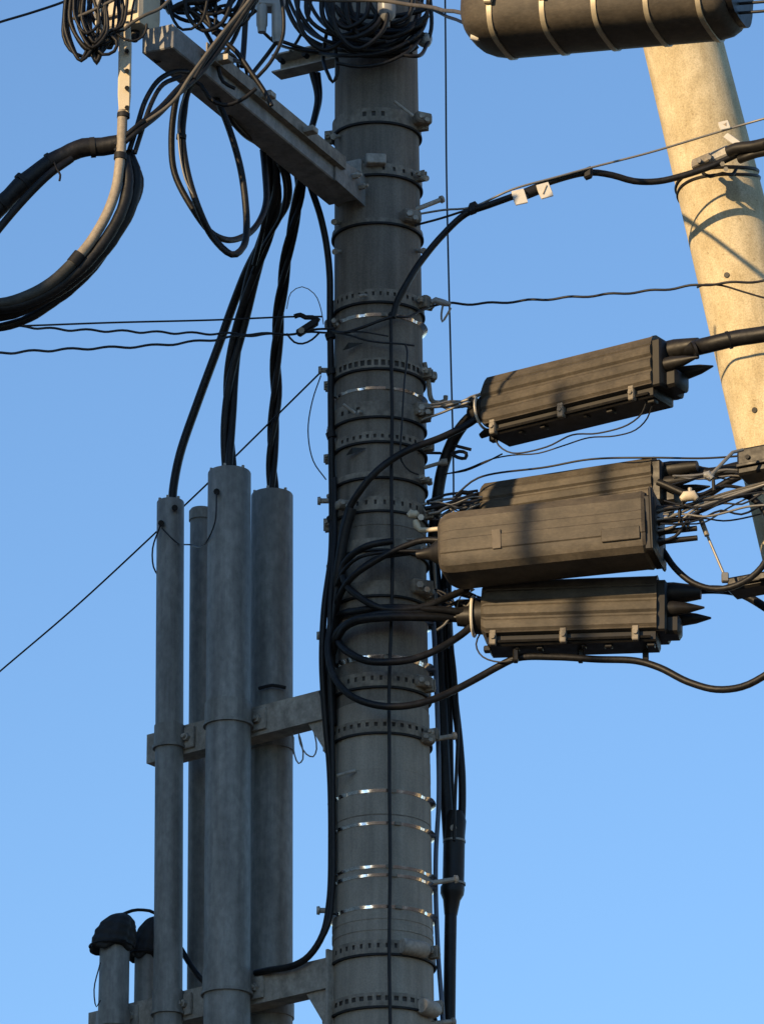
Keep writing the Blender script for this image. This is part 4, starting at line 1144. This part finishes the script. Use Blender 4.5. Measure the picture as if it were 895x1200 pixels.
kn = empty('cable_knuckle', P(806, 580, -.58).tolist(), 'pale cast fitting gripping the thin cables by the brace pole', 'fitting')
m = MB(); m.tube(pix([(797, 585, -.6), (802, 582, -.6), (812, 581, -.6), (816, 585, -.6)]), [.008, .018, .018, .010], 10); m.build('body', M['cream'], kn)
m = MB(); m.cyl(P(808, 572, -.6), P(808, 582, -.6), .007, n=8); m.build('bolt', M['steel'], kn)
m = MB(); m.tube(pix([(829, 562, -.6), (836, 553, -.6), (858, 530, -.58), (870, 527, -.56)]), [.011, .006, .006, .006], 8); m.build('link_bar', M['grey_wire'], kn)
m = MB(); m.tube(pix([(824, 557, -.6), (829, 556, -.6), (834, 561, -.6)]), [.010, .014, .010], 10); m.build('eye', M['ceramic'], kn)
m = MB(); m.tube(pix([(835, 560, -.6), (836, 575, -.6)]), .006, 8); m.build('pin', M['tape'], kn)
# black clamp blocks at the brace pole
def block(px, py, y, hx, hy, hz, label):
    c = P(px, py, y)
    ax = (norm((1, -.4, .05)), norm((.4, 1, 0)), UP)
    root = empty('cable_block', c.tolist(), label, 'clamp')
    m = MB(); m.box(c, ax, (hx, hy, hz), .008); m.build('body', M['black'], root)
    m = MB(); m.box(c - UP * hz * .35 - ax[1] * (hy + .004), ax, (hx * .98, .008, hz * .12), .002); m.build('ridge', M['black'], root)
    m = MB(); m.cyl(c - ax[1] * (hy - .004) + UP * hz * .2 - ax[0] * hx * .55, c - ax[1] * (hy + .008) + UP * hz * .2 - ax[0] * hx * .55, .008, n=8); m.build('bolt', M['tape'], root)
block(898, 542, -.45, .09, .05, .048, 'black clamp block level with the half hidden closure, against the brace pole')
block(896, 683, -.45, .12, .05, .024, 'flat black clamp block under the cable loop by the brace pole')
cable([(534, 580, -.08), (560, 560, -.1), (640, 547, -.14), (690, 538, -.2), (760, 536, -.28), (830, 537, -.32), (895, 531, -.36), (1000, 520, -.5), (1200, 490, -.7)], 2.6, 'thin wire passing just above the half hidden closure', 'wire', 'wire', 'wire')
cable([(520, 556, 0.0), (545, 550, -.02), (575, 538, -.08), (600, 533, -.12), (630, 531, -.16), (660, 522, -.2), (690, 513, -.3), (720, 511, -.36), (744, 504, -.42), (758, 490, -.48), (764, 474, -.52)], 1.8, 'thin wire dangling in slack curves below the highest closure', 'wire', 'wire', 'wire')
cable([(578, 505, -.17), (584, 522, -.2), (600, 531, -.22), (640, 524, -.28), (670, 510, -.34), (700, 508, -.4), (735, 498, -.46), (752, 484, -.5), (757, 470, -.52)], 2.0, 'second slack thin wire below the highest closure', 'wire', 'wire', 'wire')
cable([(566, 735, -.18), (558, 755, -.18), (566, 770, -.2), (585, 776, -.22), (600, 774, -.24)], 2.0, 'thin wire curling off the lower end of the lowest closure', 'wire', 'wire', 'wire')
for px, tl in ((604, 'at the end towards the dark pole'), (680, 'at its middle'), (756, 'at the end towards the brace pole')):
    m = MB(); m.box(P(px, 768, -.24), (V((1, 0, 0)), V((0, 1, 0)), UP), (.010, .016, .024), .004)
    tag(m.build('hanger_clip', M['black']), 'small black hanger under the lowest closure ' + tl, 'clip', 'hangers under the lowest closure')
cable([(582, 690, -.205), (579, 710, -.22), (588, 726, -.225), (600, 722, -.225), (603, 708, -.22)], 1.6, 'thin wire looped over the side of the lowest closure', 'wire', 'wire', 'wire')

# messenger wires and splayed ends on the closures' near ends
cable([(494, 478, -.1), (520, 476, -.12), (548, 469, -.14), (575, 458, -.2), (600, 452, -.24)], 3.6, 'upper support wire between the pole clamp and the highest closure', 'wire', 'grey_wire', 'wire')
cable([(494, 492, -.1), (516, 484, -.12), (535, 476, -.14), (560, 468, -.16)], 3, 'lower support wire between the pole clamp and the highest closure', 'wire', 'grey_wire', 'wire')
m = MB(); m.tube(spline(pix([(552, 470, -.14), (560, 474, -.15), (566, 482, -.14), (560, 490, -.13)])), .018, 10); tag(m.build('cable_grip', M['black']), 'black grip where the cables enter the highest closure', 'grip')
m = MB(); m.tube(pix([(563, 511, -.1), (568, 508, -.11), (578, 505, -.14)]), [.010, .014, .012], 10); tag(m.build('rubber_plug', M['black']), 'stubby black plug under the near end of the highest closure', 'plug')
fan = [((506, 602), (560, 578)), ((514, 606), (562, 584)), ((516, 598), (564, 588)), ((515, 612), (566, 592)), ((484, 594), (558, 582)), ((500, 588), (545, 577))]
for i, (p, q) in enumerate(fan):
    cable([(p[0], p[1], -.08), ((p[0] + q[0]) / 2, (p[1] + q[1]) / 2 - 3, -.06), (q[0], q[1], -.03), (q[0] + 14, q[1] - 2, 0.0)], 3.4, 'thin wire in the fan between the pole and the half hidden closure', 'wire', 'grey_wire' if i in (1, 4) else 'wire', 'wire', 'fan of wires at the half hidden closure')
cable([(532, 588, -.05), (540, 577, -.04), (552, 580, -.03), (566, 584, 0.0)], 6, 'short black cable humped over the fan of wires', n=8)
cable([(498, 596, -.12), (520, 592, -.1), (546, 584, -.06), (575, 582, 0.0)], 5, 'dark cable under the fan of wires into the half hidden closure')
# coiled stub of wire and a small side bolt
cable([(516, 531, .02), (500, 531, -.02), (488, 532, -.08)], 3.5, 'short straight wire behind the thick cable beside the pole', 'wire', 'wire', 'wire')
m = MB(); m.tube(spline(pix([(528, 531, .0), (536, 536, .0), (545, 537, .0), (546, 531, .0), (538, 529, .0), (529, 532, .0)])), .0065, 8); tag(m.build('wire_curl', M['wire']), 'small curled wire end beside the thick cable', 'wire')
m = MB(); m.tube(pix([(532, 522, .0), (552, 527, .0)]), .006, 8); tag(m.build('wire_end', M['wire']), 'stiff short wire end pointing out beside the thick cable', 'wire')
m = MB(); m.tube(pix([(497, 548, -.06), (514, 543, -.06), (518, 542, -.06), (524, 541, -.06)]), [.007, .007, .014, .012], 8); m.build('step_bolt', M['steel'], pole)
cable([(524, 555, .02), (545, 552, -.02), (565, 544, -.06), (588, 532, -.14)], 2, 'thin wire curving from the thick cable to the underside of the highest closure', 'wire', 'wire', 'wire')
# porcelain bits beside the pole that catch the sun
pc = empty('spool_insulator', P(490, 608, -.24).tolist(), 'small pale spool insulator and bracket catching the sun by the pole', 'insulator')
m = MB(); m.tube(pix([(478, 605, -.24), (482, 602, -.24), (486, 603, -.24), (489, 600, -.24)]), [.010, .016, .014, .008], 12); m.build('spool', M['cream'], pc)
m = MB(); m.tube(pix([(487, 610, -.24), (488, 616, -.24), (492, 621, -.24), (503, 621, -.25), (513, 620, -.26)]), [.010, .013, .009, .008, .008], 10); m.build('arm', M['cream'], pc)
m = MB(); m.cyl(P(493, 606, -.26), P(493, 606, -.20), .011, n=8); m.build('bolt', M['white'], pc)
cable([(476, 632, -.2), (500, 632, -.22), (524, 632, -.3)], 3, 'grey wire from the pole to the front closure end', 'wire', 'grey_wire', 'wire')
cable([(500, 634, -.18), (506, 650, -.15), (509, 672, -.12), (510, 690, -.1)], 3.4, 'dark wire falling beside the pole behind the front closure', 'wire', 'grey_wire', 'wire')
# splayed fittings at the lowest closure's near end
fit = empty('cable_fitting', P(552, 716, -.16).tolist(), 'cluster of small black and steel fittings at the lowest closure end', 'fitting')
for (px, py, qx, qy, r_) in ((540, 694, 556, 700, .014), (536, 708, 556, 706, .016), (540, 724, 558, 724, .013), (546, 738, 560, 730, .012), (530, 716, 545, 712, .010)):
    m = MB(); m.cyl(P(px, py, -.16), P(qx, qy, -.14), r_, r_ * .75, n=10); m.build('gland', M['black'], fit)
for (px, py) in ((552, 690), (556, 703), (549, 712), (551, 735), (553, 722)):
    m = MB(); m.cyl(P(px, py, -.20), P(px, py, -.15), .008, n=6); m.build('bolt', M['white'], fit)

# ------------------------------------------------------------------ large belted closure at the top
ca, cb = P(550, 9, -1.75), P(866, -19, -2.05)
t = norm(cb - ca); u = norm(np.cross(t, UP)); w = np.cross(u, t)
big = empty('belted_closure', ((ca + cb) / 2 - UP * .2).tolist(), 'large round-ended black closure with pale metal belts above the brace pole', 'splice closure')
def capsec(n=28, p=3.6):
    out = []
    for k in range(n):
        q = 2 * math.pi * k / n
        c, s = math.cos(q), math.sin(q)
        out.append((math.copysign(abs(c) ** (2 / p), c), math.copysign(abs(s) ** (2 / p), s)))
    return out
RW, RH = 0.155, 0.155
prof = [(p * RW, q * RH) for p, q in capsec()]
sc = [(0, .55, .55), (.015, .74, .74), (.04, .86, .86), (.08, .95, .95), (.13, 1, 1), (.9, 1, 1), (.95, .95, .95), (.98, .86, .86), (1, .68, .68)]
m = MB(); m.prism(ca, cb, prof, scales=sc); m.build('body', M['closure'], big, 35)
m = MB(); m.box((ca + cb) / 2 + u * (RW + .006) + w * .01, (t, u, w), (np.linalg.norm(cb - ca) * .43, .010, .012), .003); m.build('seam_rail', M['black'], big)
for s in (.135, .33, .52, .71, .90):
    o = ca + (cb - ca) * s
    m = MB()
    pr2 = [(p * (RW + .004), q * (RH + .004)) for p, q in capsec(40)]
    m.prism(o - t * .008, o + t * .008, pr2)
    bl = m.build('belt', M['belt'], big, 35)
    m = MB(); m.box(o + u * (RW + .010) - w * .035, (t, u, w), (.015, .010, .034), .004); m.build('buckle', M['belt'], bl)
    m = MB(); m.cyl(o + u * (RW + .018) - w * .012, o + u * (RW + .036) - w * .012, .010, n=6); m.build('bolt', M['white'], bl)
for (px, py) in ((546, 6), (546, 22), (556, 44)):
    m = MB(); m.tube(pix([(px - 5, py - 1, -1.82), (px + 2, py, -1.82), (px + 8, py, -1.80)]), [.009, .012, .010], 10); m.build('end_bolt', M['white'], big)
o = cb - t * 0.005
m = MB(); m.prism(o - t * .01, o + t * .014, [(p * .125, q * .125) for p, q in capsec(24)]); m.build('end_ring', M['black'], big, 35)
for i, (py, lab) in enumerate(((3, 'upper dark wire leaving the belted closure'), (14, 'lower dark wire leaving the belted closure'))):
    cable([(855, py + 2, -2.05), (895, py - 1, -2.1), (1000, py - 10, -2.2), (1250, py - 30, -2.5)], 3.6, lab, 'wire', 'wire', 'wire', kink=0)

# ------------------------------------------------------------------ tangle of cables at the pole top
top = [
    ([(330, -20), (337, 10), (352, 36), (376, 52), (410, 60), (446, 58), (474, 46), (490, 24), (496, -20)], 6, 'largest black cable coil hanging round the top of the visible pole'),
    ([(344, -20), (350, 14), (368, 40), (396, 54), (430, 60), (466, 56), (488, 40), (500, 12), (502, -20)], 5.5, 'black cable coil hanging just inside the largest coil on the pole top'),
    ([(318, 44), (340, 52), (372, 62), (404, 66), (440, 64), (470, 54), (494, 32)], 5, 'black cable swinging from the terminal to the back of the coils'),
    ([(352, -20), (372, 20), (400, 42), (430, 50), (452, 48)], 5, 'black cable sagging inside the coils on the pole top'),
    ([(394, 74), (420, 78), (450, 74), (476, 62), (494, 44)], 4.5, 'lowest black cable wound across the pole under the coils'),
    ([(390, 10), (382, 40), (378, 66), (384, 84), (390, 94), (396, 84), (394, 56), (388, 20), (392, -20)], 4.5, 'narrow black cable loop dangling lowest from the pole top tangle'),
    ([(378, -20), (386, 20), (398, 48), (420, 62), (456, 60)], 6, 'thick black cable plunging into the pole top coils'),
    ([(408, -20), (412, 14), (430, 36), (456, 46), (480, 36), (490, 10), (488, -20)], 6, 'black cable coil draped across the face of the pole top'),
    ([(426, -20), (436, 8), (456, 30), (476, 28), (484, -20)], 5.5, 'small black cable coil draped across the face of the pole top'),
    ([(470, 64), (488, 66), (500, 54), (506, 34), (504, 0), (500, -20)], 5, 'black cable curling up the sunny side of the pole top'),
    ([(366, -20), (360, 20), (348, 48), (340, 60)], 4, 'thin black cable slanting from the pole top towards the stub arm'),
    ([(330, -20), (352, 26), (384, 48), (412, 52), (444, 50)], 4.5, 'thin black cable following the inside of the coils'),
]
for i, (pts, wd, lab) in enumerate(top):
    yb = -.22 - .02 * (i % 5)
    cable([(x, y_, yb + (0.10 if x < 380 or x > 488 else 0)) for x, y_ in pts], wd, lab, kink=.003)
for k in range(10):
    loop(446 + (k % 3) * 2, 6 + 5.2 * k, -.2 - .012 * (k % 4), 54 - 1.2 * k, 14 + (k * 7) % 9, 6.5, 'black cable turn coiled round the pole top', 0.05 * math.sin(k * 2.1), 0, 6 + 3 * k, 176 - 3 * k, 'cable_coil', 'turns coiled round the pole top')
cable([(300, -6, -.4), (380, 0, -.42), (440, 1, -.42), (480, 6, -.6), (520, 12, -1.2), (556, 17, -1.76)], 5, 'dusty yellowish cable running from the pole top to the belted closure', mt='pale_cable')
cable([(488, 2, -.4), (512, 14, -.9), (535, 24, -1.4), (562, 34, -1.76)], 4, 'dark cable drooping from the pole top to the belted closure')
ti = empty('strain_insulator', P(454, 10, -.32).tolist(), 'grey capsule insulator hanging in front of the pole top coils', 'insulator')
m = MB(); m.tube(pix([(452, -25, -.34), (452, -18, -.34), (453, 12, -.34), (454.5, 20, -.34), (455, 25, -.34)]), [q / PX for q in (8, 10.5, 11, 9, 4)], 16); m.build('body', M['ceramic'], ti)
m = MB(); m.tube(pix([(455, 22, -.34), (455, 32, -.34)]), .005, 8); m.build('pin', M['steel'], ti)
kb = empty('knob_insulator', P(500, 46, -.18).tolist(), 'round dark knob insulator on the side of the pole top', 'insulator')
m = MB(); m.tube(pix([(488, 44, -.15), (494, 46, -.17), (498, 47, -.18), (502, 48, -.19), (505, 49, -.19)]), [q / PX for q in (5, 8, 9.5, 8, 3)], 14); m.build('knob', M['ceramic'], kb)
for q in ((487, 42), (487, 54)):
    m = MB(); m.cyl(P(q[0], q[1], -.22), P(q[0], q[1], -.17), .008, n=6); m.build('bolt', M['white'], kb)
tm = empty('cable_terminal', P(316, 40, -.6).tolist(), 'grey two-pronged cable terminal hanging near the pole top', 'terminal')
m = MB(); m.box(P(316, -4, -.6), (norm((1, .2, 0)), norm((-.2, 1, 0)), UP), (.05, .035, .05), .008); m.build('body', M['ceramic'], tm)
for (px, py0, py1) in ((307, 6, 38), (325, 6, 50)):
    m = MB(); m.tube(pix([(px, py0, -.62), (px, py1 - 8, -.62), (px, py1 - 6, -.62), (px, py1, -.62)]), [.020, .019, .016, .014], 12); m.build('prong', M['ceramic'], tm)
cable([(325, 48, -.62), (312, 66, -.6), (298, 84, -.62), (286, 100, -.7), (268, 112, -.85)], 5, 'black cable slanting from the two-pronged terminal to the arm')
cable([(307, 36, -.62), (320, 48, -.55), (345, 58, -.3), (372, 62, -.2)], 4, 'thin black cable from the two-pronged terminal to the pole top')
cable([(288, 20, -.75), (286, 50, -.75), (284, 78, -.78)], 7, 'short black cable standing on the arm below the tangle')
for i, (pts, wd, lab) in enumerate((
    ([(196, 14), (216, 4), (240, 2), (262, -6)], 8, 'thick dark cable lying over the tip of the arm'),
    ([(206, 8), (226, 14), (244, 28), (258, 44), (276, 60), (292, 82), (310, 108), (318, 124)], 6, 'dark cable running along behind the arm'),
    ([(250, 40), (253, 20), (252, -10)], 4, 'thin upright dark cable rising from the arm'),
    ([(230, 20), (246, 14), (258, 8), (272, 4), (280, -10)], 4, 'thin dark cable bridging over the arm tip'),
    ([(262, 66), (276, 40), (284, 12), (286, -20)], 5, 'black cable rising from the coil on the arm'),
)):
    cable([(x, y_, -1.2 + .01 * i) for x, y_ in pts], wd, lab, kink=.002)

for i, (pts, wd, lab) in enumerate((
    ([(168, -12), (190, 6), (214, 12), (236, 8), (256, -2), (270, -14)], 7, 'dark cable sagging over the cream box corner and the arm tip'),
    ([(184, -10), (204, 18), (226, 26), (244, 22), (262, 30), (282, 26), (300, 12)], 5, 'dark cable snaking above the arm beside the coil'),
    ([(212, -12), (222, 10), (240, 34), (252, 60), (248, 84)], 5, 'dark cable dropping onto the coil wound round the arm'),
    ([(290, -12), (276, 14), (262, 44), (256, 74), (262, 96), (276, 104)], 4.5, 'dark cable falling steeply into the coil on the arm'),
    ([(238, -12), (252, 8), (272, 18), (294, 8), (306, -10)], 6, 'dark cable slung between the arm tip and the two-pronged terminal'),
    ([(300, 92), (316, 74), (330, 46), (332, 20), (328, -12)], 4.5, 'dark cable rising past the two-pronged terminal'),
    ([(222, 92), (236, 100), (246, 116), (262, 124), (282, 118), (300, 104)], 5, 'dark cable hooked under the arm below the coil'),
)):
    cable([(x, y_, -1.08 - .02 * i) for x, y_ in pts], wd, lab, kink=.002)

# stray thin wires at the ends of the closures
random.seed(21)
def stray(n, x0, x1, y0, y1, d0, d1, sag, label, group, mts=('wire', 'wire', 'grey_wire')):
    for i in range(n):
        a = (random.uniform(x0, x0 + 12), random.uniform(y0, y1))
        b = (random.uniform(x1 - 14, x1), random.uniform(y0, y1) - (x1 - x0) * .12)
        ya, yb = random.uniform(d0, d1), random.uniform(d0, d1)
        pts = []
        for k in range(6):
            q = k / 5
            pts.append((a[0] + (b[0] - a[0]) * q, a[1] + (b[1] - a[1]) * q + sag * random.uniform(-.4, 1) * math.sin(q * 3.14) + random.uniform(-2, 2), ya + (yb - ya) * q))
        cable(pts, random.uniform(1.6, 3.2), label, 'wire', random.choice(mts), 'wire', group, kink=0)
stray(11, 500, 566, 584, 610, -.14, -.04, 9, 'thin stray wire between the pole and the half hidden closure', 'stray wires at the half hidden closure')
stray(9, 510, 566, 690, 738, -.22, -.1, 12, 'thin stray wire at the near end of the lowest closure', 'stray wires at the lowest closure')
stray(5, 502, 572, 470, 486, -.16, -.08, 8, 'thin stray wire between the pole clamp and the highest closure', 'stray wires at the highest closure')
stray(9, 768, 905, 588, 622, -.62, -.5, 12, 'thin stray wire between the front closure and the brace pole', 'stray wires by the brace pole')
stray(5, 780, 905, 556, 568, -.5, -.35, 8, 'thin stray wire over the cables by the brace pole', 'stray wires over the brace pole cables')

# more black loops in the tangle by the cream box and over the arm tip
random.seed(5)
for i in range(9):
    x0 = random.uniform(74, 112); x1 = x0 + random.uniform(14, 40); yb = random.uniform(40, 74)
    yy = -1.52 - .01 * (i % 5)
    cable([(x0, -14, yy), (x0 - random.uniform(0, 4), yb * .45, yy), ((x0 * .7 + x1 * .3), yb * .9, yy), ((x0 + x1) / 2, yb, yy), (x1, yb * .7, yy), (x1 + random.uniform(-3, 5), yb * .3, yy), (x1 + random.uniform(-8, 8), -14, yy)], random.uniform(3.2, 5.5), 'black cable loop in the dense tangle beside the cream box', group='loops in the tangle by the cream box', kink=.002)
for i in range(8):
    x0 = random.uniform(186, 250); x1 = x0 + random.uniform(30, 75); yb = random.uniform(14, 46)
    yy = -1.15 - .02 * (i % 5)
    cable([(x0, -14, yy), (x0 + 4, yb * .5, yy), ((x0 + x1) / 2 - 8, yb, yy), ((x0 + x1) / 2 + 12, yb * .8, yy), (x1, -14, yy)], random.uniform(3, 5.5), 'dark cable hanging over the upper end of the steel arm', group='dark cables over the arm tip', kink=.003)
for i in range(7):
    x0 = random.uniform(338, 420); x1 = x0 + random.uniform(40, 80); yb = random.uniform(24, 60)
    yy = -.30 - .012 * (i % 6)
    cable([(x0, -14, yy), (x0 + 2, yb * .5, yy), (x0 * .7 + x1 * .3, yb * .92, yy), ((x0 + x1) / 2, yb, yy), (x1, yb * .6, yy), (min(x1 + 6, 500), -14, yy)], random.uniform(4.5, 7), 'black cable loop bunched on the face of the pole top', group='loops bunched on the pole top', kink=.003)
# tape rings on the thick loop
for ti, (px, py, qx, qy, w_) in enumerate(((30, 211, 26, 215, 11.6), (62, 189, 58, 191.5, 11.5), (112, 172.5, 106, 173, 11.6), (4, 236, 0, 240, 11.4))):
    m = MB(); m.tube(pix([(px, py, YL + .03), (qx, qy, YL + .03)]), w_ / PX, 16)
    tag(m.build('cable_tape', M['tape']), 'ring of tape on the thick taped cable, ' + ('third', 'second', 'first', 'fourth')[ti] + ' along from the hanger rod', 'tape', 'tape rings on the thick taped cable')
